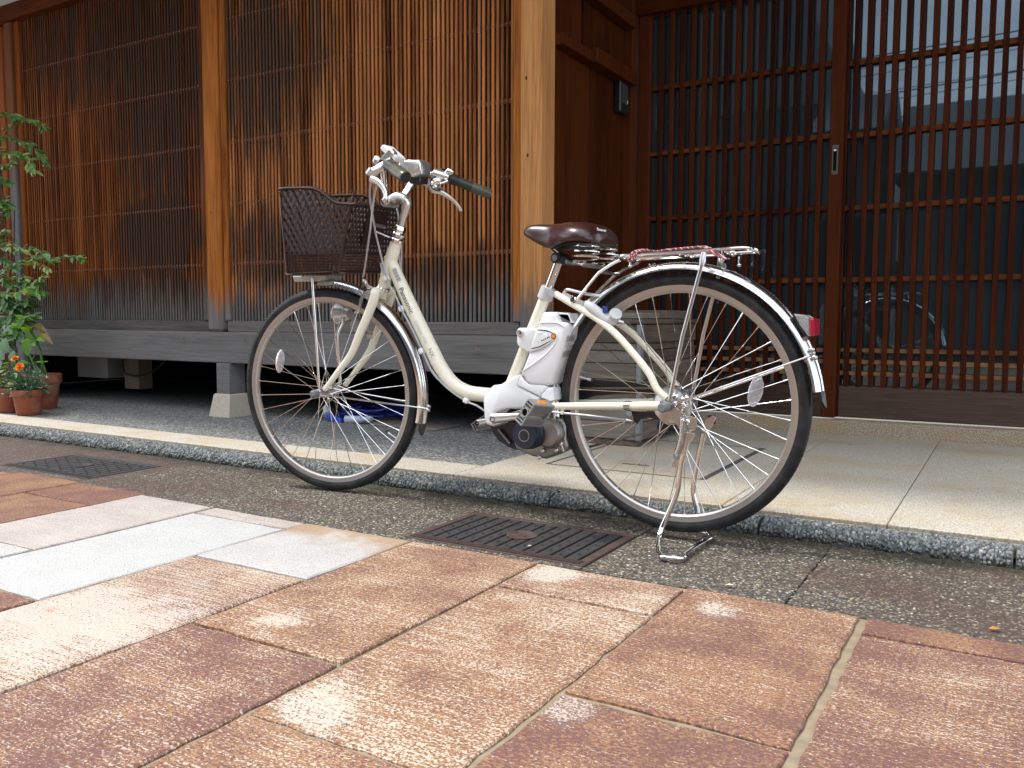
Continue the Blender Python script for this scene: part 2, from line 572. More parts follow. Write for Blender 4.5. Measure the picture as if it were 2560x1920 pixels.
def pebble_mat():
    m = Mat('kerb_pebbles', 0.5, spec=0.5)
    t = m.node('ShaderNodeAttribute', attribute_type='GEOMETRY', attribute_name='tint').outputs['Fac']
    p = m.pos()
    n = m.noise(p, 240, 3, 0.6)
    col = m.ramp(t, [(0.0, (0.075, 0.095, 0.10)), (0.35, (0.17, 0.20, 0.205)), (0.65, (0.29, 0.30, 0.29)), (0.85, (0.42, 0.39, 0.33)), (1.0, (0.62, 0.60, 0.55))])
    col = m.mix(m.math('MULTIPLY', n, 0.45), col, (0.08, 0.085, 0.085))
    z = m.sep(p)[2]
    foot_dark = m.math('MULTIPLY', m.step(m.math('ADD', z, m.math('MULTIPLY', m.math('SUBTRACT', m.noise(p, 14, 3), 0.5), 0.04)), 0.022, 0.0), 0.85)  # pebbles turn dark olive towards the kerb's foot
    col = m.mix(foot_dark, col, (0.020, 0.022, 0.010))
    m.set('Base Color', col)
    return m.m
M_pebble = pebble_mat()

# ------------------------------------------------------------------ ground, pavement
rng = random.Random(7)
g = MB().add([(-60, -40, -0.012), (60, -40, -0.012), (60, 40, -0.012), (-60, 40, -0.012)], [(0, 1, 2, 3)])
ground = solo('ground', g, M_mortar, kind='structure', smooth=False, origin=(0, 0, 0))

pave = thing('stone_pavement', (-1.0, 0.5, 0), kind='structure')
bed = MB().box(-6.4, 1.6, -1.6, 1.712, -0.0118, -0.0062)
part('mortar_bed', bed, M_mortar, pave, smooth=False)

def slab(x0, x1, y0, y1, tone=0.5, pale=0.0, spot=None, gap=0.0045, hue=0.5, warm=0.0, edge=1.0):
    """A flagstone with slightly uneven worn edges and a small arris."""
    x0, x1, y0, y1 = x0 + gap, x1 - gap, y0 + gap * 0.9, y1 - gap * 0.9
    step = 0.035
    def side(a, b, amp):
        n = max(3, int((Vector(b) - Vector(a)).length / step))
        d = (Vector(b) - Vector(a)) / n
        nn = Vector((-d.y, d.x)).normalized()
        res = []
        for i in range(n):
            j = 0 if i == 0 else rng.gauss(0, amp)
            if rng.random() < 0.05:
                j += 0.004
            res.append(Vector(a) + d * i + nn * j)
        return res
    loop = side((x0, y0), (x1, y0), 0.0010) + side((x1, y0), (x1, y1), 0.0014) + side((x1, y1), (x0, y1), 0.0010) + side((x0, y1), (x0, y0), 0.0014)
    n = len(loop)
    c = Vector(((x0 + x1) / 2, (y0 + y1) / 2))
    tilt = (rng.uniform(-1, 1) * 0.0035, rng.uniform(-1, 1) * 0.0025, rng.uniform(-0.0012, 0.0012))
    def zz(q):
        return tilt[0] * (q.x - c.x) + tilt[1] * (q.y - c.y) + tilt[2]
    vs = [(q.x, q.y, -0.0112) for q in loop] + [(q.x, q.y, zz(q) - 0.0025) for q in loop]
    inn = [q + (c - q).normalized() * 0.005 for q in loop]
    vs += [(q.x, q.y, zz(q)) for q in inn]
    fs = []
    for i in range(n):
        j = (i + 1) % n
        fs += [(i, j, n + j, n + i), (n + i, n + j, 2 * n + j, 2 * n + i)]
    fs.append(tuple(range(2 * n, 3 * n)))
    o = part('flagstone', MB().add(vs, fs), M_slab, pave, smooth=False)
    o['tone'], o['pale'], o['hue'], o['warm'], o['edge'] = float(tone), float(pale), float(hue), float(warm), float(edge)
    sx, sy, sr = spot if spot else (0.0, 0.0, 0.0)
    o['spot_x'], o['spot_y'], o['spot_r'] = float(sx), float(sy), float(sr)
    return o

YB = 1.708
JX = [-6.0, -5.63, -5.26, -4.89, -4.52, -4.15, -3.86, -3.49, -3.13, -2.755, -2.39, -2.05, -1.675, -1.306, -0.936, -0.576, -0.227, 0.14, 0.51, 0.88, 1.25]
known = {   # column starting at JX[i]: (y_top, y_bottom, tone, pale, spot, hue, warm, edge)
    7: [(YB, 1.30, 0.40, 0, None, .8), (1.30, 0.6, 0.36, 0, None, .6)],
    8: [(YB + .03, 1.20, 0.36, 0, None, .55), (1.20, 0.55, 0.4, 0, None, .5)],
    9: [(YB + .02, 1.535, 0.33, 0, None, .42), (1.535, 0.85, 0.38, 0, None, .45)],
    10: [(YB, 1.160, 0.66, 0.90, None, .5, 1.0), (1.160, 0.50, 0.75, 0.95, None, .5, .3)],
    11: [(YB, 1.632, 0.60, 0.85, None, .5, 1.0), (1.632, 0.952, 0.9, 1.0, None, .5, 0.0), (0.952, 0.30, 0.47, 0, None, .45)],
    12: [(YB, 1.330, 0.66, 0.92, None, .6, .25, 0.0), (1.330, 0.56, 0.62, 0.0, (-1.50, 0.93, 0.24), .62)],
    13: [(YB, 1.026, 0.55, 0, (-1.17, 1.12, 0.06), .72), (1.026, 0.36, 0.51, 0, None, .40)],
    14: [(YB - .01, 1.510, 0.60, 0, (-0.86, 1.64, 0.07), .75), (1.510, 0.826, 0.57, 0, (-0.865, 0.90, 0.085), .78), (0.826, 0.2, 0.54, 0, None, .66)],
    15: [(YB, 1.122, 0.50, 0, (-0.49, 1.60, 0.06), .60), (1.122, 0.45, 0.45, 0, (-0.545, 1.08, 0.05), .45)],
    16: [(YB, 1.615, 0.42, 0, None, .48), (1.615, 0.90, 0.50, 0, None, .40), (0.90, 0.25, 0.45, 0, None, .4)],
    17: [(YB, 1.20, 0.42, 0, None, .4), (1.20, 0.5, 0.4, 0, None, .5)],
}
for i in range(len(JX) - 1):
    rows = known.get(i)
    if rows is None:
        y = YB
        rows = []
        while y > 0.4:
            h = rng.uniform(0.45, 0.7)
            rows.append((y, y - h, rng.uniform(0.38, 0.56), 0, None, rng.uniform(.3, .75)))
            y -= h
    for yt, yb, tn, pl, sp, hu, *wa in rows:
        slab(JX[i] + (0.004 if i == 16 else 0), JX[i + 1] - (0.004 if i == 15 else 0), yb, yt, tn, pl, sp, hue=hu, warm=wa[0] if wa else 0.0, edge=wa[1] if len(wa) > 1 else 1.0)
    y = rows[-1][1]
    while y > -1.5:                      # the pavement goes on behind the camera
        h = min(rng.uniform(0.55, 0.7), y + 1.6)
        slab(JX[i], JX[i + 1], y - h, y, rng.uniform(0.38, 0.56), 0, None, hue=rng.uniform(.3, .75))
        y -= h
# white fresh slab piece of the column of pale stones is spotted warm at its street end
# gutter covers of exposed aggregate between the pavement and the kerb
gut = thing('gutter_strip', (-1.5, 1.95, 0), kind='structure')
def cover(x0, x1, y0, y1, z=-0.003):
    part('cover_slab', MB().box(x0, x1, y0, y1, -0.0105, z, 0.0015), M_strip, gut, smooth=False)
S0, S1 = 1.713, 2.236
G2 = (-1.352, -0.838, 1.738, 2.066)
G1 = (-3.350, -2.805, 1.788, 2.090)
cover(-6.4, G1[0] - .003, S0 + .03, S1)
cover(G1[0] + .0, G1[1], S0, G1[2] - .004)
cover(G1[0] + .0, G1[1], G1[3] + .004, S1)
cover(G1[1] + .003, -1.93, S0, S1)
cover(-1.927, G2[0] - .003, S0, S1)
cover(G2[0], G2[1], S0, G2[2] - .003)
cover(G2[0], G2[1], G2[3] + .004, S1)
cover(G2[1] + .006, -0.379, S0, S1)
cover(-0.374, 0.56, S0, S1)
cover(0.565, 1.6, S0, S1)

M_iron = plain('dark_cast_iron', (0.050, 0.047, 0.047), 0.6, 0.3, var=0.5)
M_ironedge = plain('rust_brown_iron', (0.075, 0.046, 0.038), 0.75, 0.2, var=0.5)
M_ironold = plain('black_cast_iron', (0.040, 0.038, 0.038), 0.7, 0.2, var=0.5)
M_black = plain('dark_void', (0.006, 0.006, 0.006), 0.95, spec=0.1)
def grate(x0, x1, y0, y1, label, rust):
    edge_mat = M_ironedge if rust else M_ironold
    t = thing('drain_grate', ((x0 + x1) / 2, (y0 + y1) / 2, -0.01), label, 'drain grate', 'iron drain grates in the gutter strip')
    zt = 0.0
    f = MB()
    f.box(x0, x1, y0, y0 + 0.030, -0.0095, zt - 0.001, .002)
    f.box(x0, x1, y1 - 0.020, y1, -0.0095, zt - 0.001, .002)
    f.box(x0, x0 + 0.02, y0 + 0.031, y1 - 0.021, -0.0095, zt - 0.001, .002)
    f.box(x1 - 0.026, x1, y0 + 0.031, y1 - 0.021, -0.0095, zt - 0.001, .002)
    for k in range(3):                       # tread ridges on the street edge
        f.box(x0 + .012, x1 - .012, y0 + 0.004 + k * 0.009, y0 + 0.008 + k * 0.009, zt - 0.001, zt + 0.0022)
    part('frame', f, edge_mat, t, smooth=False)
    part('pit_plate', MB().box(x0 + .003, x1 - .003, y0 + .003, y1 - .003, -0.0112, -0.0097), M_black, t, smooth=False)
    n = 12
    xa, xb = x0 + 0.024, x1 - 0.030
    w = (xb - xa) / n
    for i in range(n):
        b = MB().box(xa + i * w + 0.0035, xa + (i + 1) * w - 0.0045, y0 + 0.032, y1 - 0.022, -0.0095, zt - 0.0015, .0015)
        for k in range(5):
            yy_ = y0 + 0.055 + (k + (0.5 if i % 2 else 0)) * (y1 - y0 - 0.09) / 5
            b.lathe([(0.0045, 0), (0.0035, 0.004)], (xa + (i + 0.5) * w, yy_, zt - 0.0016), (0, 0, 1), 8)
        part('bar', b, M_iron, t, smooth=False)
    e = MB().lathe([(0.042, 0), (0.042, 0.002), (0.036, 0.0028), (0.034, 0.0018), (0.0, 0.0020)], ((x0 + x1) / 2, (y0 + y1) / 2, zt - 0.001), (0, 0, 1), 28, cap=False)
    part('emblem', e, edge_mat, t)
grate(*G2, 'rusty iron drain grate in the gutter right beside the rear wheel and stand', True)
grate(*G1, 'dark iron drain grate at the left, beside the red paving stones', False)

# kerb of pebble-dashed concrete
KERB = [(2.238, -0.010), (2.240, 0.010), (2.247, 0.022), (2.260, 0.029), (2.280, 0.032), (2.319, 0.033)]
kerb = thing('kerb', (-1.5, 2.28, 0), kind='structure')
def ico():
    ph = (1 + 5 ** .5) / 2
    v = [Vector(p).normalized() for p in ((-1, ph, 0), (1, ph, 0), (-1, -ph, 0), (1, -ph, 0), (0, -1, ph), (0, 1, ph), (0, -1, -ph), (0, 1, -ph), (ph, 0, -1), (ph, 0, 1), (-ph, 0, -1), (-ph, 0, 1))]
    f = [(0, 11, 5), (0, 5, 1), (0, 1, 7), (0, 7, 10), (0, 10, 11), (1, 5, 9), (5, 11, 4), (11, 10, 2), (10, 7, 6), (7, 1, 8), (3, 9, 4), (3, 4, 2), (3, 2, 6), (3, 6, 8), (3, 8, 9), (4, 9, 5), (2, 4, 11), (6, 2, 10), (8, 6, 7), (9, 8, 1)]
    return v, f
ICO_V, ICO_F = ico()
def pebble_cloud(name, spots, parent, mat):
    """spots: (point, normal, radius, tint) -> one mesh of squashed stones."""
    vs, fs, tint = [], [], []
    o = world_loc(parent)
    for p, n, r_, t_ in spots:
        n = Vector(n).normalized()
        a = n.orthogonal().normalized()
        a = Matrix.Rotation(rng.uniform(0, 6.28), 3, n) @ a
        b = n.cross(a)
        sa, sb, sn = r_ * rng.uniform(0.95, 1.45), r_ * rng.uniform(0.75, 1.0), r_ * rng.uniform(0.5, 0.75)
        base = len(vs)
        for q in ICO_V:
            vs.append(tuple(Vector(p) + a * (q.x * sa) + b * (q.y * sb) + n * (q.z * sn) - o))
        fs.extend(tuple(base + i for i in f) for f in ICO_F)
        tint.extend([t_] * 12)
    me = bpy.data.meshes.new(name)
    me.from_pydata(vs, [], fs)
    me.materials.append(mat)
    me.polygons.foreach_set('use_smooth', [True] * len(me.polygons))
    at = me.attributes.new('tint', 'FLOAT', 'POINT')
    at.data.foreach_set('value', tint)
    ob = bpy.data.objects.new(name, me)
    COL.objects.link(ob)
    ob.parent = parent
    ob['kind'] = 'stuff'
    return ob
prof = [Vector((0, a, b)) for a, b in KERB]
lens = [0.0]
for i in range(len(prof) - 1):
    lens.append(lens[-1] + (prof[i + 1] - prof[i]).length)
joints = [-6.4, -5.4, -4.55, -3.70, -3.02, -1.86, -1.196, -0.566, 0.02, 0.75, 1.6]
for a, b in zip(joints[:-1], joints[1:]):
    n = len(KERB)
    vs = [(a + .003, y, z) for y, z in KERB] + [(b - .003, y, z) for y, z in KERB]
    vs += [(a + .003, 2.319, -0.010), (b - .003, 2.319, -0.010)]
    fs = [(i, i + 1, n + i + 1, n + i) for i in range(n - 1)] + [tuple(range(n)) + (2 * n,), tuple(reversed(range(n, 2 * n))) + (2 * n + 1,)]
    ks = part('kerb_stone', MB().add(vs, fs), M_kerbmortar, kerb, smooth=False)
    spots = []
    dens = 19000 if a > -3.1 else 11000
    for k in range(int((b - a) * lens[-1] * dens)):
        s_ = rng.uniform(0.008, lens[-1])
        i = max(j for j in range(len(lens) - 1) if lens[j] <= s_)
        t_ = (s_ - lens[i]) / (lens[i + 1] - lens[i])
        p = prof[i].lerp(prof[i + 1], t_)
        d = prof[i + 1] - prof[i]
        nn = Vector((0, -d.z, d.y))
        r_ = rng.uniform(0.0042, 0.0078)
        xx_ = rng.uniform(a + .006, b - .006)
        spots.append(((xx_, p.y, p.z - 0.0005), nn + Vector((rng.uniform(-.2, .2), 0, 0)), r_, min(1, max(0, rng.gauss(0.42, 0.24)))))
    pebble_cloud('pebbles', spots, ks, M_pebble)

# loose-set stones standing proud of the gutter covers
spots = []
for k in range(15000):
    x_ = rng.uniform(-2.75, 0.25)
    y_ = rng.uniform(S0 + .004, S1 - .004)
    if G2[0] - .01 < x_ < G2[1] + .012 and y_ > S0 + .02 and y_ < G2[3] + .01:
        continue
    spots.append(((x_, y_, -0.0036), (rng.uniform(-.2, .2), rng.uniform(-.2, .2), 1), rng.uniform(0.0016, 0.0038), rng.random()))
def chip_mat():
    m = Mat('gutter_chippings', 0.6, spec=0.45)
    t = m.node('ShaderNodeAttribute', attribute_type='GEOMETRY', attribute_name='tint').outputs['Fac']
    p = m.pos()
    col = m.ramp(t, [(0.0, (0.035, 0.035, 0.035)), (0.35, (0.085, 0.078, 0.066)), (0.65, (0.20, 0.155, 0.10)), (0.90, (0.36, 0.28, 0.17)), (0.975, (0.46, 0.40, 0.31)), (1.0, (0.74, 0.71, 0.66))])
    low = m.math('ADD', m.noise(m.scale(p, (1.0, 1.6, 1)), 2.2, 4, 0.6), m.math('MULTIPLY', m.math('SUBTRACT', m.math('ABSOLUTE', m.math('ADD', m.sep(p)[0], 1.15)), 0.75), 0.16))
    col = m.mix(m.math('MULTIPLY', m.step(low, 0.46, 0.70), 0.50), col, (0.085, 0.045, 0.036))
    foot_dark = m.step(m.math('ADD', m.noise(p, 12, 4, 0.6), m.math('MULTIPLY', m.math('SUBTRACT', m.sep(p)[1], 2.16), 4.0)), 0.42, 0.75)  # chippings darken towards the kerb in the same way
    col = m.mix(m.math('MULTIPLY', foot_dark, 0.75), col, (0.03, 0.028, 0.012))
    m.set('Base Color', col)
    return m.m
pebble_cloud('chippings', spots, gut, chip_mat())

# cream granite terrace, washed-pebble floor under the house, door step
ter = thing('granite_terrace', (-0.8, 3.0, 0), kind='structure')
ZT = 0.047
part('joint_filler', MB().box(-1.6, 1.6, 2.330, 4.2, -0.010, ZT - 0.004), M_jointdark, ter, smooth=False)
part('lip_mortar', MB().box(-6.4, 1.6, 2.3195, 2.3225, 0.0, 0.0345), M_whiteline, ter, smooth=False)
TF = 2.323
def gslab(x0, x1, y0, y1):
    part('granite_slab', MB().box(x0 + .0012, x1 - .0012, y0 + .001, y1 - .001, -0.008, ZT, .0025), M_granite, ter, smooth=False)
gslab(-6.4, -4.9, TF, 2.508)
gslab(-4.9, -3.371, TF, 2.508)
gslab(-3.371, -1.605, TF, 2.508)
gslab(-1.605, -0.69, TF, 4.03)
gslab(-0.69, -0.262, TF, 4.03)
gslab(-0.262, 0.62, TF, 4.03)
gslab(0.62, 1.6, TF, 4.03)
fl = MB().box(-6.6, -1.607, 2.5095, 4.9, -0.005, ZT - 0.003)
solo('pebble_floor', fl, M_gravel, kind='structure', smooth=False, origin=(-3.5, 3.5, 0))
M_framesteel = plain('dull_steel', (0.20, 0.19, 0.18), 0.5, 0.6, var=0.25)
h = MB()
hx0, hx1, hy0, hy1 = -1.432, -0.845, 2.655, 3.43
h.box(hx0, hx1, hy0, hy0 + .007, ZT + .0005, ZT + .0016).box(hx0, hx1, hy1 - .007, hy1, ZT + .0005, ZT + .0016)
h.box(hx0, hx0 + .009, hy0 + .0075, hy1 - .0075, ZT + .0005, ZT + .0016).box(hx1 - .02, hx1, hy0 + .0075, hy1 - .0075, ZT + .0005, ZT + .0016)
h.box(-1.20, -1.10, 2.80, 2.815, ZT + .0005, ZT + .0012)
part('hatch_frame', h, M_framesteel, ter, smooth=False)
st = MB().box(-1.72, 1.6, 4.032, 4.32, 0.0, 0.112, .006)
solo('door_step', st, M_step, kind='structure', smooth=False)
pl = MB().box(-2.70, -2.30, 3.19, 3.38, ZT - .0028, ZT + .006, .003)
solo('stone_plate', pl, plain('plate_stone', (0.22, 0.18, 0.15), 0.85, var=0.3), 'flat brownish stone plate lying on the pebble floor behind the cranks', 'stone plate', smooth=False)

# ------------------------------------------------------------------ the wooden house
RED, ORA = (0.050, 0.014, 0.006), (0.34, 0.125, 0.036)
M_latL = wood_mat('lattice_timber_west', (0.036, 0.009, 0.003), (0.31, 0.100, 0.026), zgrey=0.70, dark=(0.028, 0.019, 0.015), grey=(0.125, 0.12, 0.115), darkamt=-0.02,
                  blobs=[(-4.15, 1.02, 0.55, 0.24, 0.8), (-4.1, 1.8, 0.75, 0.8, 0.6), (-4.6, 0.72, 1.1, 0.16, 0.5), (-5.0, 1.2, 0.5, 0.7, -0.5), (-4.9, 2.25, 0.8, 0.5, 0.45)], fade=0.12)  # last blob paints the eave's shade into the upper left timber
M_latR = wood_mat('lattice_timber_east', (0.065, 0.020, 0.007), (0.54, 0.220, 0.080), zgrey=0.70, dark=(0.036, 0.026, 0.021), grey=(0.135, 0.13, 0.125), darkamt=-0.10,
                  blobs=[(-3.3, 1.85, 0.55, 0.6, 0.75), (-3.3, 0.95, 0.4, 0.25, 0.6), (-2.4, 0.78, 1.2, 0.17, 0.55), (-2.3, 1.4, 0.75, 0.6, -0.5)], fade=0.10)
M_rail = wood_mat('lattice_rail_timber', (0.055, 0.018, 0.010), (0.185, 0.064, 0.026), axis='x', zgrey=0.5)
M_post = wood_mat('post_timber', (0.12, 0.034, 0.006), (0.56, 0.205, 0.048), zgrey=0.64, darkamt=-0.35, fade=0.09, grey=(0.17, 0.165, 0.16))
M_postR = wood_mat('corner_post_timber', (0.16, 0.060, 0.016), (0.62, 0.31, 0.12), zgrey=0.70, darkamt=-0.45, fade=0.11, grey=(0.14, 0.13, 0.125))
M_postL = wood_mat('end_post_timber', (0.10, 0.026, 0.006), (0.34, 0.10, 0.02), zgrey=0.60, darkamt=-0.25, grey=(0.16, 0.16, 0.165))
M_postgrey = wood_mat('grey_post_timber', (0.10, 0.035, 0.015), (0.2, 0.08, 0.03), zgrey=1.5, grey=(0.15, 0.155, 0.17), fade=0.3)
M_sill = wood_mat('grey_sill_timber', (0.05, 0.047, 0.045), (0.18, 0.17, 0.16), axis='x', darkamt=-0.12, dark=(0.05, 0.047, 0.045))
M_beam = wood_mat('grey_beam_timber', (0.085, 0.083, 0.082), (0.215, 0.21, 0.205), axis='x', darkamt=-0.35, dark=(0.07, 0.065, 0.06))
M_head = wood_mat('head_beam_timber', (0.045, 0.011, 0.003), (0.13, 0.034, 0.008), axis='x', darkamt=-0.2)
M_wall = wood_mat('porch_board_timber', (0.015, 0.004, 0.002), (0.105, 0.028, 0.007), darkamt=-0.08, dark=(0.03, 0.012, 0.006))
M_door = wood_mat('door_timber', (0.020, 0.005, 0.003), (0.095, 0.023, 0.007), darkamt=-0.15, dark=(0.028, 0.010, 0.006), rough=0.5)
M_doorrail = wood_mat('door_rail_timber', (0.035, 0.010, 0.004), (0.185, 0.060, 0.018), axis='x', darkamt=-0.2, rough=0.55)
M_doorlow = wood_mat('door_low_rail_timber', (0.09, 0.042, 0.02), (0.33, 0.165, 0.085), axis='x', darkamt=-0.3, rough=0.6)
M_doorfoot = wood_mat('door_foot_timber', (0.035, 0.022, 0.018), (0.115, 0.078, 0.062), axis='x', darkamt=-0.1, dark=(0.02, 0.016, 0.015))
M_plaster = plain('white_plaster', (0.72, 0.74, 0.76), 0.9, var=0.06)
M_nail = plain('nail_iron', (0.26, 0.15, 0.11), 0.6, 0.1)
def pane_mat():
    m = Mat('dark_window_glass', 0.02, spec=0.5)
    p = m.pos()
    n = m.noise(p, 6, 3)
    m.set('Base Color', m.mix(n, (0.022, 0.032, 0.038), (0.036, 0.048, 0.055)))
    m.set('Roughness', 0.015)
    m.set('IOR', 1.95)
    m.set('Specular Tint', (0.66, 0.84, 1.0, 1))
    return m.m
M_pane = pane_mat()

house = thing('wooden_townhouse', (-2.6, 3.3, 0.0), 'old wooden townhouse front with brown lattice screens and glazed sliding doors', 'house')
FY = 3.105                                   # front of the slats
Z0, Z1 = 0.552, 2.402
RZ = [0.850, 1.162, 1.474, 1.786, 2.094]

def lattice(x0, x1, mat, seed):
    """A fixed lattice screen: backing, slats, thin rails with nail heads, foot rail."""
    rg = random.Random(seed)
    fr = MB().box(x0, x1, FY + 0.055, FY + 0.07, Z0 - .02, Z1 + .02)
    scr = part('lattice_screen', fr, M_black, house, smooth=False)
    n = int(round((x1 - x0) / 0.0232))
    w = (x1 - x0) / n
    def bar_(a, b, dp):                          # wedge-shaped slat, narrow behind
        sec = [(a, .0012), (a + .0012, 0), (b - .0012, 0), (b, .0012), (b - .0038, dp), (a + .0038, dp)]
        return MB().prism([(x_, y_, Z1) for x_, y_ in sec], (0, 0, 1), Z1 - Z0).mesh('slat', mat, smooth=False)
    var = [bar_(-.0064, .0064, .020), bar_(-.0058, .0061, .019), bar_(-.0067, .0062, .021)]
    nails = MB()
    for i in range(n):
        xc = x0 + (i + 0.5) * w + rg.uniform(-.0010, .0010)
        inst('slat', var[rg.randrange(3)], scr, (xc, FY + rg.uniform(-.0012, .0012), 0))
        for z in RZ:
            nails.ball((xc, FY - .0012, z + rg.uniform(-.0025, .0025)), (.0030, .0022, .0032), 6, 4)
    for z in RZ:
        part('lattice_rail', MB().box(x0, x1, FY + .0045, FY + .0175, z - .010, z + .010), M_rail, scr, smooth=False)
    part('nail_heads', nails, M_nail, scr, kind='stuff')
    part('foot_rail', MB().box(x0 - .03, x1 + .03, FY - .005, FY + .05, 0.4935, Z0 - .001, .003), M_sill, scr, smooth=False)
lattice(-5.400, -3.762, M_latL, 3)
lattice(-3.556, -1.833, M_latR, 5)
def hpart(name, mat, *b, ch=.004, label=None):
    return part(name, MB().box(*b, ch), mat, house, smooth=False, label=label)
hpart('lattice_stile', M_latL, -3.760, -3.722, FY - .012, FY + .05, Z0, Z1)
hpart('lattice_stile', M_post, -3.597, -3.557, FY - .012, FY + .05, Z0, Z1)
hpart('post', M_post, -3.716, -3.604, 3.072, 3.19, 0.4925, Z1, ch=.016)
hpart('lattice_stile', M_postL, -5.452, -5.401, FY - .012, FY + .05, 0.53, Z1)
hpart('post', M_postgrey, -5.535, -5.456, 3.075, 3.19, 0.04, Z1, ch=.006, label='grey weathered post at the left end')
hpart('lattice_stile', M_post, -1.832, -1.790, FY - .012, FY + .05, Z0, Z1)
hpart('post', M_postR, -1.788, -1.688, 3.078, 3.195, 0.4925, Z1 + .2, ch=.004, label='pale sun-bleached corner post')
hpart('floor_beam', M_beam, -5.9, -1.690, 3.082, 3.22, 0.328, 0.491, ch=.004)
hpart('head_beam', M_head, -6.2, -1.69, 3.06, 3.2, Z1 + .001, 2.50, ch=.004)
hpart('plaster_wall', M_plaster, -6.6, -1.69, 3.14, 3.22, 2.501, 2.85)
hpart('side_board', M_postL, -5.66, -5.60, 3.10, 3.2, 0.05, 2.4)
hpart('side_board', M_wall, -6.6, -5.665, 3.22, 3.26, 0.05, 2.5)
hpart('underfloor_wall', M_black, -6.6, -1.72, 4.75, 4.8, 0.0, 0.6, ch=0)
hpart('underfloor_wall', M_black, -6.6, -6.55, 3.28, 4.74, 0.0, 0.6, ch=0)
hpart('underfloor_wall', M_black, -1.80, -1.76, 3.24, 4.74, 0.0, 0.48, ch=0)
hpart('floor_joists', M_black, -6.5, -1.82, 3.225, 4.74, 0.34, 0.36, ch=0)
# dark knots in the corner post and the middle post
for kx, ky, kz in ((-1.752, 3.0775, 1.235), (-1.760, 3.0775, 1.545), (-3.660, 3.0715, 1.118)):
    part('knot', MB().ball((kx, ky, kz), (.0045, .0012, .0080), 10, 6), plain('dark_knot', (0.03, 0.014, 0.008), 0.8), house)
stub = hpart('floor_post', M_beam, -3.655, -3.553, 3.075, 3.185, 0.165, 0.3275)
# wrought hooks on the beam
for hx, hz in ((-3.424, 0.442), (-3.908, 0.445), (-1.987, 0.439)):
    hk = MB().tube([(hx - .012, 3.083, hz + .012), (hx - .012, 3.072, hz + .012), (hx - .010, 3.069, hz - .006), (hx + .012, 3.067, hz - .008)], .0022, 6)
    part('hook', hk, M_nail, house)

# porch side wall of boards
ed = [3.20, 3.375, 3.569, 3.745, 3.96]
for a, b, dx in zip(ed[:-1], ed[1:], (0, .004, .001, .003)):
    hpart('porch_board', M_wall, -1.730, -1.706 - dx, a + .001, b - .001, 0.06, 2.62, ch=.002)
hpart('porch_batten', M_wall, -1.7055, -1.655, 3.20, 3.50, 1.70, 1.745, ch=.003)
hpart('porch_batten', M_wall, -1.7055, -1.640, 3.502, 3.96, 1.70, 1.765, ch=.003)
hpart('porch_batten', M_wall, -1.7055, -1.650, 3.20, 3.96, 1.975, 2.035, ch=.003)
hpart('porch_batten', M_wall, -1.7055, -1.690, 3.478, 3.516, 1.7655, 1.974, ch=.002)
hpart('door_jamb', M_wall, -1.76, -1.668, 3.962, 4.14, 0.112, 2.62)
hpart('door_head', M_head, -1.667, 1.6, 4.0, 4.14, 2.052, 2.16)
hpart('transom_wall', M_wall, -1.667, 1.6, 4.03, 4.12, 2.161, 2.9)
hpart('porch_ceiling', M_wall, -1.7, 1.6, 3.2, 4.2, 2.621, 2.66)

def sliding_door(x0, x1, y, bars, stiles, foot):
    """Glazed sliding lattice door; the dark pane is the part itself, timber in front of it."""
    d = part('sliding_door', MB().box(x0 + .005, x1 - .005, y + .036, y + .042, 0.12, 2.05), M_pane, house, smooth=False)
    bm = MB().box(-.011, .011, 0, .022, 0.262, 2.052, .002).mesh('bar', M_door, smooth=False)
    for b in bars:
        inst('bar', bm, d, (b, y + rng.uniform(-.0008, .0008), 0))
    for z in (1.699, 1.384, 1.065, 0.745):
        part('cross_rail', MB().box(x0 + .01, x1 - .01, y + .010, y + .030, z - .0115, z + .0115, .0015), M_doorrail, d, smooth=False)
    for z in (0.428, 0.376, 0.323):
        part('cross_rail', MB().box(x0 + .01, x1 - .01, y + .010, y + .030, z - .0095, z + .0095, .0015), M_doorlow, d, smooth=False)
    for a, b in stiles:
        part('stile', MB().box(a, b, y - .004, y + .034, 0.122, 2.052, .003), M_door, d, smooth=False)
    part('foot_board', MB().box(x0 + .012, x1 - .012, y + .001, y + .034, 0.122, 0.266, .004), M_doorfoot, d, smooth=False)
    return d
yl, yr = 4.030, 4.076
kl, kr = yl / 4.05, yr / 4.05
dl = sliding_door(-1.667, -0.69, yl, [(-1.553 + .0541 * i) * kl for i in range(15)], [(-1.660, -1.598), (-0.7475, -0.691)], True)
dr = sliding_door(-0.72, 0.40, yr, [(-0.650 + .0517 * i) * kr for i in range(20)], [(-0.715, -0.682), (0.36, 0.398)], True)
lk = MB().box(-0.7345, -0.7085, yl - .0075, yl - .0045, 1.208, 1.338, .001)
lp = part('lock_plate', lk, plain('lock_bronze', (0.12, 0.105, 0.10), 0.45, 0.7), dl, smooth=False)
part('lock_recess', MB().box(-0.7285, -0.7145, yl - .0082, yl - .0076, 1.225, 1.324), M_black, dl, smooth=False)
part('lock_tab', MB().box(-0.7270, -0.7165, yl - .0095, yl - .0083, 1.310, 1.319), plain('white_tab', (0.8, 0.8, 0.8), 0.5), dl, smooth=False)
# eaves and upper storey (above the picture; they shade the front)
M_tile = plain('grey_roof_tile', (0.10, 0.105, 0.11), 0.6, var=0.3)
ev = MB().prism([(-7.5, 2.10, 2.72), (-7.5, 4.3, 3.34), (-7.5, 4.3, 3.49), (-7.5, 2.10, 2.84)], (-1, 0, 0), 11.0)
part('eave', ev, M_tile, house, smooth=False)
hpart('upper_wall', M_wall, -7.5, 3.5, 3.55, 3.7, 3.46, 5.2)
hpart('front_wall', M_wall, 1.601, 4.5, 4.03, 4.2, 0.05, 3.2)

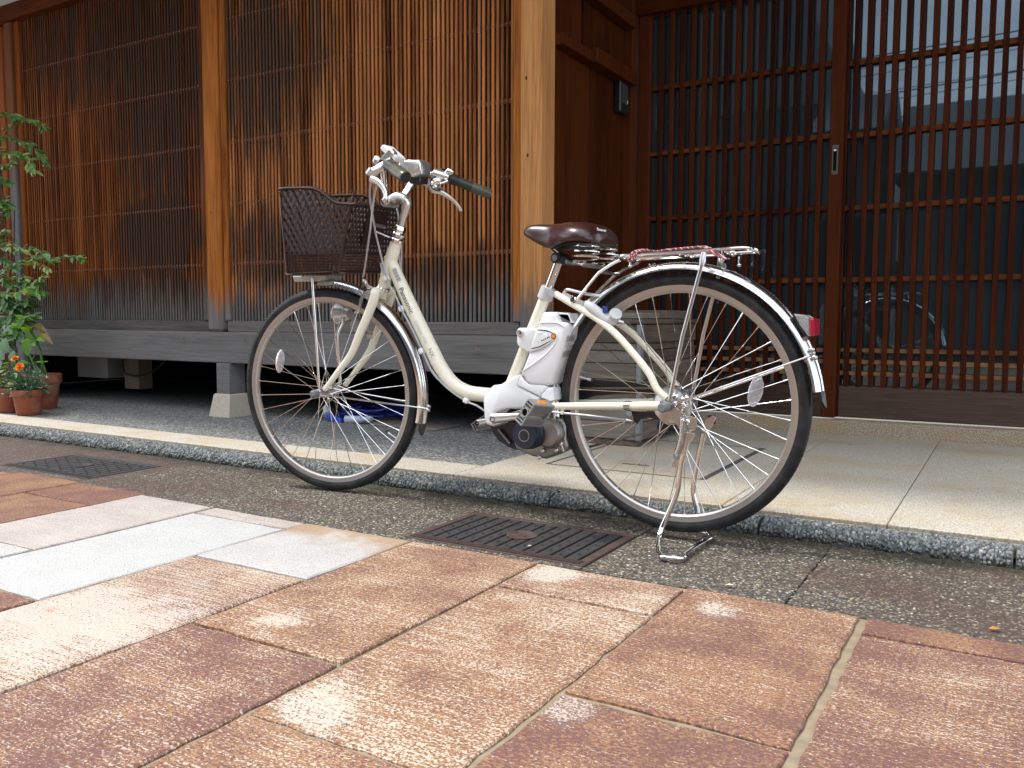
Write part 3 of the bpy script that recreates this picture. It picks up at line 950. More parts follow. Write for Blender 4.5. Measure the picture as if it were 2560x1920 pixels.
ic = thing('intercom', (-1.70, 3.87, 1.66), 'black doorbell intercom box on the dark porch side wall', 'intercom')
part('case', MB().box(-1.703, -1.668, 3.825, 3.925, 1.555, 1.712, .006), plain('black_plastic', (0.012, 0.013, 0.015), 0.35), ic, smooth=False)
part('speaker_panel', MB().box(-1.6675, -1.665, 3.845, 3.907, 1.60, 1.69, .001), plain('grey_plastic', (0.045, 0.05, 0.055), 0.4), ic, smooth=False)
part('call_button', MB().ball((-1.665, 3.900, 1.612), (.004, .008, .010), 10, 6), plain('pale_plastic', (0.35, 0.34, 0.30), 0.4), ic)

# stone pad under the floor post
M_padstone = plain('pad_granite', (0.50, 0.45, 0.37), 0.8, var=0.25)
def frustum(cx, cy, hx0, hy0, hx1, hy1, z0, z1):
    vs = [(cx + i * a, cy + j * b, z) for z, a, b in ((z0, hx0, hy0), (z1 - .006, hx1, hy1), (z1, hx1 - .006, hy1 - .006)) for i, j in ((-1, -1), (1, -1), (1, 1), (-1, 1))]
    fs = [(3, 2, 1, 0), (8, 9, 10, 11)]
    for r_ in range(2):
        for k in range(4):
            k2 = (k + 1) % 4
            fs.append((r_ * 4 + k, r_ * 4 + k2, r_ * 4 + 4 + k2, r_ * 4 + 4 + k))
    return MB().add(vs, fs)
solo('pad_stone', frustum(-3.602, 3.130, .078, .088, .062, .066, ZT - .003, 0.165), M_padstone, 'pale tapered foundation stone under the short grey floor post', 'pad stone', smooth=False, origin=(-3.602, 3.13, ZT))

# things kept under the floor
M_boxgrey = plain('meter_box_grey', (0.34, 0.34, 0.33), 0.6)
solo('meter_box', MB().box(-5.50, -5.17, 3.46, 3.72, 0.163, 0.3395, .004), M_boxgrey, 'grey box fixed under the floor beam behind the flower pots', 'box', smooth=False)
M_stake = wood_mat('stake_timber', (0.10, 0.08, 0.06), (0.26, 0.21, 0.16), darkamt=-0.3)
solo('stake', MB().box(-4.905, -4.76, 3.40, 3.50, 0.113, 0.3395, .003), M_stake, 'short wooden stub hanging beneath the floor with a black cable', 'stub', smooth=False)
cbl = MB().tube(spline([(-4.90, 3.385, 0.339), (-4.885, 3.38, 0.25), (-4.86, 3.375, 0.215), (-4.80, 3.375, 0.200), (-4.72, 3.38, 0.203), (-4.60, 3.4, 0.24), (-4.5, 3.42, 0.32)], 6), .006, 8)
solo('cable', cbl, plain('black_cable', (0.01, 0.01, 0.01), 0.4), 'black cable sagging under the floor across the wooden stub', 'cable')

# blue garden hose with its fittings
hose = thing('garden_hose', (-2.9, 3.3, ZT), 'coiled blue garden hose with pale connectors under the house', 'hose')
M_hose = plain('blue_hose', (0.007, 0.016, 0.20), 0.35)
coil = []
for k in range(170):
    a = k * 0.19
    rr = 0.155 + 0.03 * math.sin(k * 0.37) + 0.012 * math.sin(k * 1.3)
    coil.append((-2.86 + rr * 1.25 * math.cos(a), 3.46 + rr * math.sin(a), ZT + 0.010 + 0.052 * (k / 170) + 0.008 * math.sin(k * .9)))
part('hose_coil', MB().tube(coil, .0085, 8), M_hose, hose)
M_fit = plain('pale_blue_fitting', (0.42, 0.48, 0.58), 0.4)
a0, a1 = Vector((-2.99, 3.20, 0.085)), Vector((-2.72, 3.20, 0.075))
def seg_(p, q, r0, r1):
    return MB().tube([p, q], [r0, r1], 14)
part('connector', seg_(Vector((-3.02, 3.23, 0.11)), Vector((-2.985, 3.20, 0.078)), .017, .020), M_fit, hose)
part('connector', seg_(Vector((-2.86, 3.20, 0.062)), Vector((-2.77, 3.215, 0.066)), .020, .018), M_fit, hose)
part('connector', seg_(Vector((-2.77, 3.215, 0.066)), Vector((-2.715, 3.225, 0.072)), .013, .014), M_fit, hose)
part('trigger_body', MB().obox((-2.925, 3.195, 0.062), ((1, 0, -.18), (0, 1, 0), (.18, 0, 1)), (.05, .016, .011), .004), plain('bright_blue_plastic', (0.01, 0.06, 0.55), 0.35), hose, smooth=False)

# weathered wooden box in front of the door
M_crate = wood_mat('weathered_crate_timber', (0.085, 0.072, 0.060), (0.255, 0.228, 0.198), axis='x', darkamt=-0.12, dark=(0.06, 0.045, 0.04))
M_crateside = wood_mat('weathered_crate_side', (0.075, 0.058, 0.046), (0.22, 0.18, 0.15), axis='y', darkamt=0.06, dark=(0.028, 0.02, 0.017))
crate = thing('wooden_box', (-1.45, 3.5, ZT), 'old grey plank box standing beside the sliding door behind the rear wheel', 'wooden box')
cx0, cx1, cy0, cy1 = -1.640, -1.290, 3.19, 3.86
def cp(name, mat, *b, ch=.003):
    return part(name, MB().box(*b, ch), mat, crate, smooth=False)
cp('skid', M_crateside, cx0 + .02, cx1 - .01, cy0 + .01, cy0 + .05, ZT, .072)
cp('skid', M_crateside, cx0 + .02, cx1 - .01, cy1 - .06, cy1 - .02, ZT, .072)
zs = [.073, .145, .232, .318, .386, .438, .468, .545]
for a, b, dy in zip(zs[:-1], zs[1:], (0, .002, -.001, .001, 0, -.006, .002)):
    cp('plank', M_crate, cx0, cx1 - .016, cy0 + dy, cy0 + .02 + dy, a + .0008, b - .0012)
    cp('plank', M_crateside, cx1 - .014 - abs(dy), cx1 + dy, cy0 + .022, cy1, a + .0008, b - .0012)
cp('back_board', M_crateside, cx0, cx1 - .016, cy1 - .02, cy1 - .001, .073, .545)
cp('plank', M_crateside, cx0, cx0 + .018, cy0 + .024, cy1 - .022, .073, .545)
M_zinc = plain('zinc_corner', (0.24, 0.25, 0.26), 0.55, 0.5, var=0.2)
ce = MB().box(cx1 - .0155, cx1 + .003, cy0 - .0075, cy0 - .0062, .075, .544).box(cx1 + .0025, cx1 + .0042, cy0 - .006, cy0 + .02, .075, .544)
part('corner_strip', ce, M_zinc, crate, smooth=False)
cp('lid', M_crateside, cx0 - .012, cx1 + .012, cy0 - .012, cy1 + .01, .5465, .566)
solo('loose_board', MB().box(-1.60, -1.30, 3.22, 3.42, .567, .592, .003), M_crate, 'short grey board lying on the lid of the plank box, nearest the street', 'board', smooth=False)
solo('loose_board', MB().box(-1.55, -1.285, 3.46, 3.80, .567, .604, .003), M_crateside, 'brown board lying on the lid of the plank box, nearest the door', 'board', smooth=False)

# houses and wires across the street (seen mirrored in the door glass)
M_far1 = plain('dark_house_wall', (0.055, 0.055, 0.06), 0.8)
M_far2 = plain('pale_house_wall', (0.45, 0.45, 0.44), 0.8)
def far_house(x0, x1, y0, y1, zw, zr, label, wall, gable=False):
    t = thing('town_house', ((x0 + x1) / 2, (y0 + y1) / 2, 0), label, 'house')
    part('wall', MB().box(x0, x1, y0, y1, 0, zw), wall, t, smooth=False)
    ym = (y0 + y1) / 2
    if gable:
        xm = (x0 + x1) / 2
        rf = MB().prism([(x0 - .4, y1 + .3, zw), (x1 + .4, y1 + .3, zw), (xm, y1 + .3, zr)], (0, 1, 0), y1 - y0 + .6)
    else:
        rf = MB().prism([(x1 + .15, y0 - .4, zw), (x1 + .15, y1 + .5, zw), (x1 + .15, ym, zr)], (1, 0, 0), x1 - x0 + .3)
    part('roof', rf, M_tile, t, smooth=False)
    for k in range(3):
        wx = x0 + (x1 - x0) * (k + 0.5) / 3
        fr = part('window', MB().box(wx - .45, wx + .45, y1 + .001, y1 + .04, 1.0, 2.0), M_far1, t, smooth=False)
        part('pane', MB().box(wx - .40, wx + .40, y1 + .041, y1 + .046, 1.05, 1.95), M_pane, fr, smooth=False)
th = thing('town_house', (-6, -8, 0), 'tall dark house across the street mirrored at the left of the glass', 'house')
part('wall', MB().box(-9.5, -2.75, -9.9, -5.95, 0, 3.9), M_far1, th, smooth=False)
part('roof', MB().prism([(-9.8, -5.9, 3.9), (-2.33, -5.9, 3.9), (-2.62, -5.9, 4.72), (-2.86, -5.9, 5.2), (-3.05, -5.9, 6.3), (-4.2, -5.9, 8.2), (-9.8, -5.9, 8.2)], (0, 1, 0), 4.2), M_tile, th, smooth=False)
far_house(-2.45, -1.80, -7.1, -4.6, 3.1, 3.95, 'small dark house across the street beside the gap', M_far1)
far_house(-1.38, 5.2, -7.4, -4.4, 2.45, 3.72, 'low tiled house across the street mirrored at the right of the glass', M_far1)
far_house(-6.0, 1.6, -19.0, -15.0, 3.3, 4.6, 'pale house seen far back through the gap between the roofs', M_far2)
pole = thing('utility_pole', (3.4, -9.1, 0), 'concrete utility pole across the street carrying the wires', 'utility pole')
M_conc = plain('pole_concrete', (0.3, 0.3, 0.29), 0.8)
part('mast', MB().tube([(3.4, -9.1, 0), (3.4, -9.1, 8.5)], [.16, .11], 12), M_conc, pole)
part('cross_arm', MB().box(3.33, 3.47, -10.0, -8.4, 5.80, 5.90), M_conc, pole, smooth=False)
WIRE = ('topmost', 'second', 'third', 'fourth', 'middle', 'sixth', 'seventh', 'second lowest', 'lowest')
for k, (yy_, z_) in enumerate(((-9.4, 5.75), (-9.2, 5.55), (-9.0, 5.40), (-9.4, 5.15), (-9.1, 5.0), (-9.0, 4.85), (-9.3, 4.62), (-9.0, 4.40), (-9.0, 4.22))):
    w = MB().tube([(3.4 - 2.0 * t, yy_, z_ - 0.0125 * t * (16 - t) * (0.5 + 0.1 * (k % 4))) for t in range(17)], .007 if k % 3 else .012, 5)
    solo('power_line', w, M_black, WIRE[k] + ' of the thin black overhead wires mirrored in the right door glass', 'wire', 'overhead wires')

# ------------------------------------------------------------------ the bicycle
M_cream = plain('cream_enamel', (0.80, 0.765, 0.625), 0.26, var=0.035)
M_white = plain('white_moulding', (0.79, 0.805, 0.81), 0.38, var=0.03)
M_lgrey = plain('light_grey_moulding', (0.52, 0.54, 0.55), 0.4)
M_chrome = plain('chrome', (0.78, 0.77, 0.76), 0.10, 1.0)
M_guard = plain('polished_stainless', (0.82, 0.82, 0.82), 0.20, 1.0)
M_steel = plain('brushed_steel', (0.56, 0.55, 0.54), 0.28, 1.0)
M_alu = plain('satin_aluminium', (0.70, 0.69, 0.67), 0.30, 0.9)
M_rim = plain('warm_alloy_rim', (0.47, 0.445, 0.415), 0.34, 0.8)
M_blackp = plain('black_plastic_part', (0.014, 0.015, 0.017), 0.42)
M_grip = plain('dark_grip_rubber', (0.030, 0.031, 0.026), 0.38)
M_gripend = plain('olive_grip_rubber', (0.075, 0.075, 0.050), 0.30)
M_brown = plain('dark_brown_basket_plastic', (0.030, 0.013, 0.010), 0.35)
M_navy = plain('navy_motor_cap', (0.010, 0.017, 0.033), 0.35)
M_cast = plain('cast_aluminium', (0.33, 0.32, 0.30), 0.42, 0.8, var=0.25)
M_pedal = plain('grey_pedal_plastic', (0.24, 0.24, 0.235), 0.5)
M_amber = plain('amber_reflector', (0.75, 0.26, 0.01), 0.2)
M_red = plain('red_lens', (0.36, 0.015, 0.04), 0.12)
M_ink = plain('black_print', (0.02, 0.02, 0.022), 0.5)
M_inkteal = plain('pale_teal_print', (0.42, 0.56, 0.58), 0.4)
M_inkgrey = plain('grey_print', (0.30, 0.30, 0.31), 0.5)
M_inkwhite = plain('white_print', (0.80, 0.80, 0.80), 0.4)
M_cable = plain('pale_cable_sleeve', (0.42, 0.43, 0.44), 0.35, 0.2)
M_saddle = Mat('brown_saddle_vinyl', 0.30, spec=0.55, color=(0.036, 0.011, 0.009))
M_saddle.bump(M_saddle.noise(M_saddle.pos(), 900, 2), 0.12, 0.0006)
M_saddle.set('Coat Weight', 0.15)
M_saddle = M_saddle.m
def tyre_mat():
    m = Mat('black_tyre_rubber', 0.55, spec=0.4)
    n = m.noise(m.pos(), 30, 4)
    m.set('Base Color', m.mix(m.step(n, .35, .75), (0.008, 0.009, 0.011), (0.030, 0.029, 0.028)))
    return m.m
M_tyre = tyre_mat()
def clear_mat(name, col):
    m = Mat(name, 0.08, spec=0.5, color=col)
    m.set('Transmission Weight', 0.75)
    m.set('IOR', 1.35)
    return m.m
M_clear = clear_mat('clear_plastic', (0.93, 0.93, 0.95))
M_refl = clear_mat('prismatic_reflector', (0.80, 0.80, 0.84))

A2 = Vector((-1.7000, 2.0810, 0.6640))            # lower head bearing
uS, nS, wS = Vector((0.99028537, 0.13900096, 0.00369071)), Vector((0.13900096, -0.98888322, -0.05280823)), Vector((0.00369071, -0.05280823, 0.99859785))
aS = Vector((0.35514642, 0.0, 0.93481069))       # steering axis
def FL(u, o, w):
    """Front-assembly frame: u back along the turned wheel, o to the rider's left, w up."""
    return A2 + uS * u + nS * o + wS * w
HF, HR = Vector((-1.9166, 2.0682, 0.3329)), Vector((-0.7385, 2.081, 0.3505))
X_, Y_, Z_ = Vector((1, 0, 0)), Vector((0, 1, 0)), Vector((0, 0, 1))
NL = Vector((0, -1, 0))

bike = thing('bicycle', (-1.3, 2.081, 0.0), 'cream step-through electric bicycle with brown front basket and saddle on its stand', 'bicycle')
def bp(name, mb, mat, parent=None, **k):
    return part(name, mb, mat, parent or bike, **k)

def text_mesh(body, size, f, mat, name, parent, cuts=2, shear=0.0, label=None, spacing=1.0, xs=1.0):
    """Flat lettering bent on to a surface: f(x, y) -> world point, x along the line, y up the letters."""
    cu = bpy.data.curves.new('lettering', 'FONT')
    cu.body = body
    cu.size = size
    cu.shear = shear
    cu.space_character = spacing
    cu.resolution_u = 3
    ob = bpy.data.objects.new('lettering', cu)
    COL.objects.link(ob)
    bpy.context.view_layer.update()
    me = bpy.data.meshes.new_from_object(ob.evaluated_get(bpy.context.evaluated_depsgraph_get()))
    bpy.data.objects.remove(ob)
    bm = bmesh.new()
    bm.from_mesh(me)
    bmesh.ops.triangulate(bm, faces=bm.faces[:])
    if cuts:
        bmesh.ops.subdivide_edges(bm, edges=bm.edges[:], cuts=cuts, use_grid_fill=True)
    o = world_loc(parent)
    xs0 = [v.co.x for v in bm.verts] or [0]
    w = max(xs0) - min(xs0)
    x0 = min(xs0)
    for v in bm.verts:
        v.co = Vector(f((v.co.x - x0) * xs, v.co.y)) - o
    bm.to_mesh(me)
    bm.free()
    me.name = name
    me.materials.clear()
    me.materials.append(mat)
    ob = bpy.data.objects.new(name, me)
    COL.objects.link(ob)
    ob.parent = parent
    return tag(ob, label), w * xs

def wheel(name, C, u, n, w, label, flange, fl_r, refl_ang, valve_ang):
    """Spoked wheel; u, w span its plane, n is the axle direction to the rider's left."""
    def P(r_, a, o=0.0):
        return C + (u * math.cos(a) + w * math.sin(a)) * r_ + n * o
    N = 96
    def ring(prof):
        mb = MB()
        m = len(prof)
        vs = [P(r_, 2 * math.pi * i / N, o) for i in range(N) for r_, o in prof]
        fs = [(i * m + k, i * m + (k + 1) % m, ((i + 1) % N) * m + (k + 1) % m, ((i + 1) % N) * m + k) for i in range(N) for k in range(m)]
        return mb.add(vs, fs)
    rim_prof = [(0.300, -.0125), (0.3035, -.0135), (0.3035, -.0105), (0.299, 0), (0.3035, .0105), (0.3035, .0135), (0.300, .0125), (0.290, .0115), (0.2855, .008), (0.2835, 0), (0.2855, -.008), (0.290, -.0115)]
    wh = bp(name, ring(rim_prof), M_rim, label=label, sharp=25)
    ty = [(0.3005 + 0.0, -.0125)] + [(0.3155 + 0.0165 * math.cos(t), 0.0168 * math.sin(t)) for t in [(-125 + 250 * k / 14) * math.pi / 180 for k in range(15)]] + [(0.3005, .0125)]
    tm = ring(ty)
    for i in range(150):                                      # shoulder tread
        a = 2 * math.pi * i / 150
        for sgn in (-1, 1):
            tm.obox(P(0.3275, a + (0.01 if sgn > 0 else 0), .0095 * sgn), (u * math.cos(a) + w * math.sin(a) + n * sgn * .75, u * -math.sin(a) + w * math.cos(a), n - (u * math.cos(a) + w * math.sin(a)) * sgn * .75), (.0017, .0043, .0042))
    bp('tyre', tm, M_tyre, wh, sharp=40)
    hub = MB().tube([C - n * flange, C + n * flange], .016, 14)
    for sgn in (-1, 1):
        hub.lathe([(fl_r, -.0015), (fl_r, .0015)], C + n * flange * sgn, n, 24)
    bp('hub', hub, M_steel, wh)
    ns = 36
    for k in range(ns):
        sgn = 1 if k % 2 else -1
        lead = 1 if (k // 2) % 2 else -1
        ar = 2 * math.pi * (k + 0.5) / ns
        ah = ar + lead * 1.12
        p0 = P(fl_r - .003, ah, flange * sgn)
        p1 = P(0.2875, ar, 0.003 * sgn)
        sp = MB().tube([p0, p1], .00115, 5)
        sp.tube([p1 + (p0 - p1).normalized() * .014, p1], .0021, 5)
        bp('spoke', sp, M_chrome, wh)
    a = valve_ang
    vv = MB().tube([P(.284, a), P(.262, a)], .0035, 8).tube([P(.262, a), P(.248, a)], .0046, 8)
    bp('valve', vv, M_steel, wh)
    bp('valve_cap', MB().tube([P(.250, a), P(.243, a)], .0050, 8), M_blackp, wh)
    if refl_ang is not None:
        c0 = P(.205, refl_ang, .012)
        e = MB().ball(c0, (.040, .018, .006), 20, 10, ax=((u * math.sin(refl_ang * 0.0 + 1.45) * 0 + w * .97 + u * .22), (u * .97 - w * .22), n))
        bp('wheel_reflector', e, M_refl, wh)
    return wh
fwheel = wheel('front_wheel', HF, uS, nS, wS, None, 0.032, 0.019, R(153), R(-31))
rwheel = wheel('rear_wheel', HR, X_, NL, Z_, None, 0.032, 0.032, R(12), R(168))

# ---- frame
fr = MB()
tube_pts = [(-1.6770, 2.0810, 0.7600), (-1.6530, 2.0810, 0.7120), (-1.5890, 2.0810, 0.5970), (-1.5140, 2.0810, 0.4720), (-1.4790, 2.0810, 0.4170), (-1.4360, 2.0810, 0.3730), (-1.3810, 2.0810, 0.3500), (-1.3080, 2.0810, 0.3450)]
fr.tube(spline(tube_pts, 8), [.0175, .0195, .0215, .0215, .0215, .0215, .0215, .0215], 18)
fr.tube([A2 - aS * 0.002, A2 + aS * 0.150], [.0185, .0185], 18)
fr.tube([A2 + aS * 0.035, A2 + aS * 0.125], [.0205, .0205], 18)
seat_a, seat_b = Vector((-1.1170, 2.0810, 0.6500)), Vector((-1.2630, 2.0810, 0.3220))
sd = (seat_b - seat_a).normalized()
fr.tube([seat_a, seat_b], .0160, 16)
for sgn in (1, -1):
    o_ = 1 if sgn > 0 else -1
    if sgn > 0:
        pts = [(-1.0840, 2.0630, 0.6350), (-1.0280, 2.0510, 0.6080), (-0.9460, 2.0360, 0.5670), (-0.8880, 2.0260, 0.5280), (-0.8340, 2.0210, 0.4760), (-0.7920, 2.0170, 0.4300), (-0.7710, 2.0150, 0.3940), (-0.7440, 2.0140, 0.3700)]
    else:
        pts = [Vector((p[0], 2 * 2.081 - p[1], p[2])) for p in pts]
    fr.tube(spline(pts, 5), [.0095, .0095, .0095, .0095, .0095, .0085], 12, flat=(Y_, .9))
    if sgn > 0:
        cs = [(-1.1320, 2.0360, 0.3260), (-0.9800, 2.0290, 0.3360), (-0.8540, 2.0190, 0.3440), (-0.8240, 2.0160, 0.3460), (-0.7600, 2.0140, 0.3500)]
        csf = cs
    else:
        cs = [Vector((p[0], 2 * 2.081 - p[1], p[2])) for p in csf]
    fr.tube(spline(cs, 4), [.0100, .0100, .0100, .0115, .0120], 12, flat=(Y_, .8))
frame = bp('frame', fr, M_cream)
clip = lambda p, q, r_: MB().tube([Vector(p), Vector(q)], r_, 14)
bp('seat_clamp', MB().tube([seat_a - sd * .004, seat_a + sd * .030], .0215, 16).tube([Vector((-1.0970, 2.0610, 0.6370)), Vector((-1.0910, 2.0490, 0.6360))], .008, 10), M_lgrey, frame)
bp('stay_band', clip((-0.8570, 2.0190, 0.3440), (-0.8420, 2.0180, 0.3450), .0128), M_steel, frame)
bp('band_bolt', MB().tube([(-0.8460, 2.0190, 0.3250), (-0.8410, 2.0070, 0.3270)], .007, 10), M_steel, frame)

# lettering on the main tube
tp = [Vector(p) for p in spline(tube_pts, 8)]
def tube_text(start, off, flip=1):
    """Map text x along the tube axis from arc length start, letters wrapped on the near side."""
    acc = [0.0]
    for i in range(len(tp) - 1):
        acc.append(acc[-1] + (tp[i + 1] - tp[i]).length)
    def f(x, y):
        s_ = start + x
        i = max(j for j in range(len(acc) - 1) if acc[j] <= s_)
        t_ = (s_ - acc[i]) / (acc[i + 1] - acc[i])
        c = tp[i].lerp(tp[i + 1], t_)
        d = (tp[i + 1] - tp[i]).normalized()
        side = NL
        upv = side.cross(d).normalized()           # perpendicular in the bicycle's plane
        if upv.x < 0:
            upv = -upv
        ang = (y + off) / .0216
        return c + side * math.cos(ang) * .0221 + upv * math.sin(ang) * .0221
    return f
text_mesh('Panasonic', 0.0225, tube_text(0.118, -0.0005), M_ink, 'maker_lettering', frame, 1, xs=1.0)
text_mesh('Lithium ViVi', 0.0185, tube_text(0.232, -0.0005), M_inkteal, 'model_lettering', frame, 1, shear=0.25, xs=0.85)
text_mesh('NX', 0.0195, tube_text(0.330, 0.0005), M_inkgrey, 'model_lettering', frame, 1, xs=1.0)
lab = MB()
ft = tube_text(0.050, 0.0)
for k in range(14):
    y0_ = 0.006
    lab.add([ft(k * .0033, y0_), ft(k * .0033 + .0015 + .0008 * (k % 3), y0_), ft(k * .0033 + .0015 + .0008 * (k % 3), y0_ + .013), ft(k * .0033, y0_ + .013)], [(0, 1, 2, 3)])
bp('barcode_sticker', lab, M_inkgrey, frame, smooth=False)
# cable along the frame with its clips
cab = [(-1.6850, 2.0510, 0.7370), (-1.6810, 2.0510, 0.7200), (-1.6640, 2.0530, 0.6930), (-1.6550, 2.0570, 0.6670), (-1.6320, 2.0570, 0.6340), (-1.6130, 2.0590, 0.5970), (-1.5740, 2.0610, 0.5350), (-1.5350, 2.0630, 0.4660), (-1.5060, 2.0630, 0.4140), (-1.4790, 2.0630, 0.3850), (-1.5020, 2.0630, 0.4110), (-1.4670, 2.0630, 0.3770), (-1.4260, 2.0630, 0.3490), (-1.3770, 2.0630, 0.3250), (-1.3340, 2.0510, 0.3160), (-1.3090, 2.0510, 0.3030)]
bp('cable', MB().tube(spline(cab, 4), .0030, 8), M_cable)
for q, d in (((-1.6170, 2.0670, 0.5970), 0), ((-1.5420, 2.0670, 0.4690), 0), ((-1.6700, 2.0590, 0.6900), 0), ((-1.3800, 2.0670, 0.3270), 1)):
    bp('cable_clip', MB().obox(q, ((.45, 0, -.9), (0, 1, 0), (.9, 0, .45)) if not d else ((1, 0, -.35), (0, 1, 0), (.35, 0, 1)), (.0085, .010, .0075), .003), M_white, smooth=False)

# ---- head set, fork
hs = MB()
for t_, r_ in ((-.006, .0225), (.152, .0235)):
    if t_ < 0:
        bp('lower_bearing', MB().lathe([(r_ * .8, -.007), (r_, -.004), (r_, .004), (r_ * .85, .008)], A2 + aS * t_, aS, 22), M_chrome)
        continue
    hs.lathe([(r_ * .8, -.007), (r_, -.004), (r_, .004), (r_ * .85, .008)], A2 + aS * t_, aS, 22)
hs.lathe([(.020, 0), (.0225, .003), (.0225, .010), (.019, .014)], A2 + aS * .163, aS, 22)
hs.lathe([(.017, 0), (.0195, .003), (.0185, .016), (.015, .020)], A2 + aS * .178, aS, 6)
bp('headset', hs, M_chrome)
fk = MB()
crown = A2 - aS * .022
fk.tube([A2 - aS * .005, A2 - aS * .034], .0185, 16)
fork_n = spline([FL(-.004, .012, -.022), (-1.6948, 2.0381, 0.6484), (-1.6987, 2.0346, 0.6271), (-1.7236, 2.0320, 0.5734), (-1.7514, 2.0288, 0.5218), (-1.7847, 2.0255, 0.4568), (-1.8285, 2.0201, 0.4058), (-1.8622, 2.0164, 0.3680), (-1.8875, 2.0133, 0.3404)], 5)
fk.tube(fork_n, [.013, .0150, .0148, .0140, .0130, .0115, .0100, .0088, .0085], 14)
def mirS(p):
    p = Vector(p)
    return p - nS * (2 * (p - A2).dot(nS))
fk.tube([mirS(p) for p in fork_n], [.013, .0150, .0148, .0140, .0130, .0115, .0100, .0088, .0085], 14)
bp('fork', fk, M_cream)
axf = MB()
for sgn in (1, -1):
    axf.lathe([(.0125, .050), (.0125, .064), (.009, .066), (.009, .080), (.005, .084)], HF, nS * sgn, 14)
bp('axle_nuts', axf, M_steel)
bp('axle_cap', MB().lathe([(.0105, .070), (.0125, .074), (.012, .092), (.008, .098)], HF, nS, 14), plain('grey_axle_cap', (0.16, 0.175, 0.19), 0.5))

# ---- handlebar and what sits on it
stem = MB()
stem.tube(spline([A2 + aS * .17, A2 + aS * .225, FL(.0935, 0, .246), FL(.086, 0, .2625), FL(.062, 0, .272), FL(.036, 0, .264)], 4), [.0112, .0114, .0140, .0165, .0155, .0135], 14)
stem.tube([FL(.034, .026, .258), FL(.034, -.026, .258)], .0165, 16)
bp('stem', stem, M_alu)
hb = []
for sgn in (1, -1):
    arm = [FL(.034, 0, .258), FL(.036, .03 * sgn, .260), FL(.052, .062 * sgn, .286), FL(.066, .088 * sgn, .325), FL(.078, .112 * sgn, .350), FL(.100, .145 * sgn, .356), FL(.128, .175 * sgn, .347), FL(.155, .20 * sgn, .3375), FL(.250, .277 * sgn, .2915)]
    hb.append(spline(arm, 5))
hbar = bp('handlebar', MB().tube(hb[0], .0112, 14).tube(hb[1], .0112, 14), M_chrome)
for sgn in (1, -1):
    g0, g1 = FL(.150, .197 * sgn, .340), FL(.2505, .277 * sgn, .2913)
    d = (g1 - g0).normalized()
    L = (g1 - g0).length
    if sgn > 0:
        bp('grip', MB().lathe([(.0135, 0), (.0165, .003), (.0165, L * .34)], g0, d, 18), M_grip, hbar)
        bp('grip', MB().lathe([(.0163, L * .34), (.0172, L * .5), (.0168, L * .85), (.0175, L * .96), (.0155, L)], g0, d, 18), M_gripend, hbar)
        bp('grip_end', MB().lathe([(.0150, L - .001), (.0135, L + .0012)], g0, d, 18), M_blackp, hbar)
    else:
        tw = [(.0150, -.045), (.0205, -.042), (.0210, -.028), (.0180, -.022), (.0165, -.018), (.0175, .004), (.0165, .02)]
        bp('gear_twister', MB().lathe(tw, g0, d, 20), M_blackp, hbar)
        bp('grip', MB().lathe([(.0160, .021), (.0160, L * .5)], g0, d, 18), M_grip, hbar)
        bp('grip', MB().lathe([(.0162, L * .5), (.0170, L * .7), (.0165, L * .95), (.0145, L)], g0, d, 18), M_gripend, hbar)
    # brake lever: clamp body and blade, under and ahead of the grip
    c0 = FL(.128, .178 * sgn, .347)
    if sgn > 0:
        lb = MB()
        lb.tube(spline([(-1.5178, 1.9012, 1.0073), (-1.5425, 1.8982, 0.9986), (-1.5603, 1.8864, 0.9834), (-1.5763, 1.8796, 0.9733)], 4), [.011, .010, .012, .014], 12, flat=(nS, .75))
        lb.tube([(-1.5705, 1.8798, 0.9848), (-1.5835, 1.8787, 0.9708)], .011, 10)
        bp('brake_bracket', lb, M_alu, hbar)
        bl = spline([(-1.5733, 1.8758, 0.9575), (-1.5474, 1.8750, 0.9464), (-1.5289, 1.8734, 0.9299), (-1.5175, 1.8709, 0.9124), (-1.5153, 1.8670, 0.8970), (-1.5217, 1.8664, 0.8914)], 5)
        bp('brake_lever', MB().tube(bl, [.010, .0095, .0075, .0065, .0065, .0075], 10, flat=(nS, .6)), M_alu, hbar)
    else:
        bl = spline([(-1.6454, 2.2369, 1.0120), (-1.6358, 2.2500, 0.9821), (-1.6135, 2.2637, 0.9737), (-1.5928, 2.2826, 0.9590), (-1.5797, 2.3004, 0.9430), (-1.5710, 2.3126, 0.9264), (-1.5687, 2.3186, 0.9165)], 5)
        bp('brake_lever', MB().tube(bl, [.009, .010, .0095, .0075, .006, .0055, .0065], 10, flat=(nS, .6)), M_alu, hbar)
        lb = MB().tube([(-1.6114, 2.2257, 1.0281), (-1.5714, 2.2523, 1.0134)], .0155, 14)
        bp('brake_bracket', lb, M_alu, hbar)
        bc = Vector((-1.5928, 2.2201, 0.9920))
        vd = (Vector((0, 0, .57)) - bc).normalized()
        bell_ax = (nS * .75 + uS * .45 - wS * .1).normalized()
        bp('bell', MB().lathe([(.0195, -.012), (.0205, -.006), (.0185, .003), (.013, .009), (.0125, .0115), (.010, .013), (.006, .0125)], bc, bell_ax, 24), M_chrome, hbar)
        bp('bell_ring', MB().lathe([(.0215, -.014), (.0218, -.007), (.0208, -.006)], bc, bell_ax, 24), M_blackp, hbar)
        bp('bell_lever', MB().tube([bc + uS * .018, bc + uS * .040 + wS * .006], .0035, 8), M_chrome, hbar)
        bp('switch_cap', MB().ball((-1.5637, 2.2474, 1.0307), (.017, .014, .012), 12, 8), M_chrome, hbar)
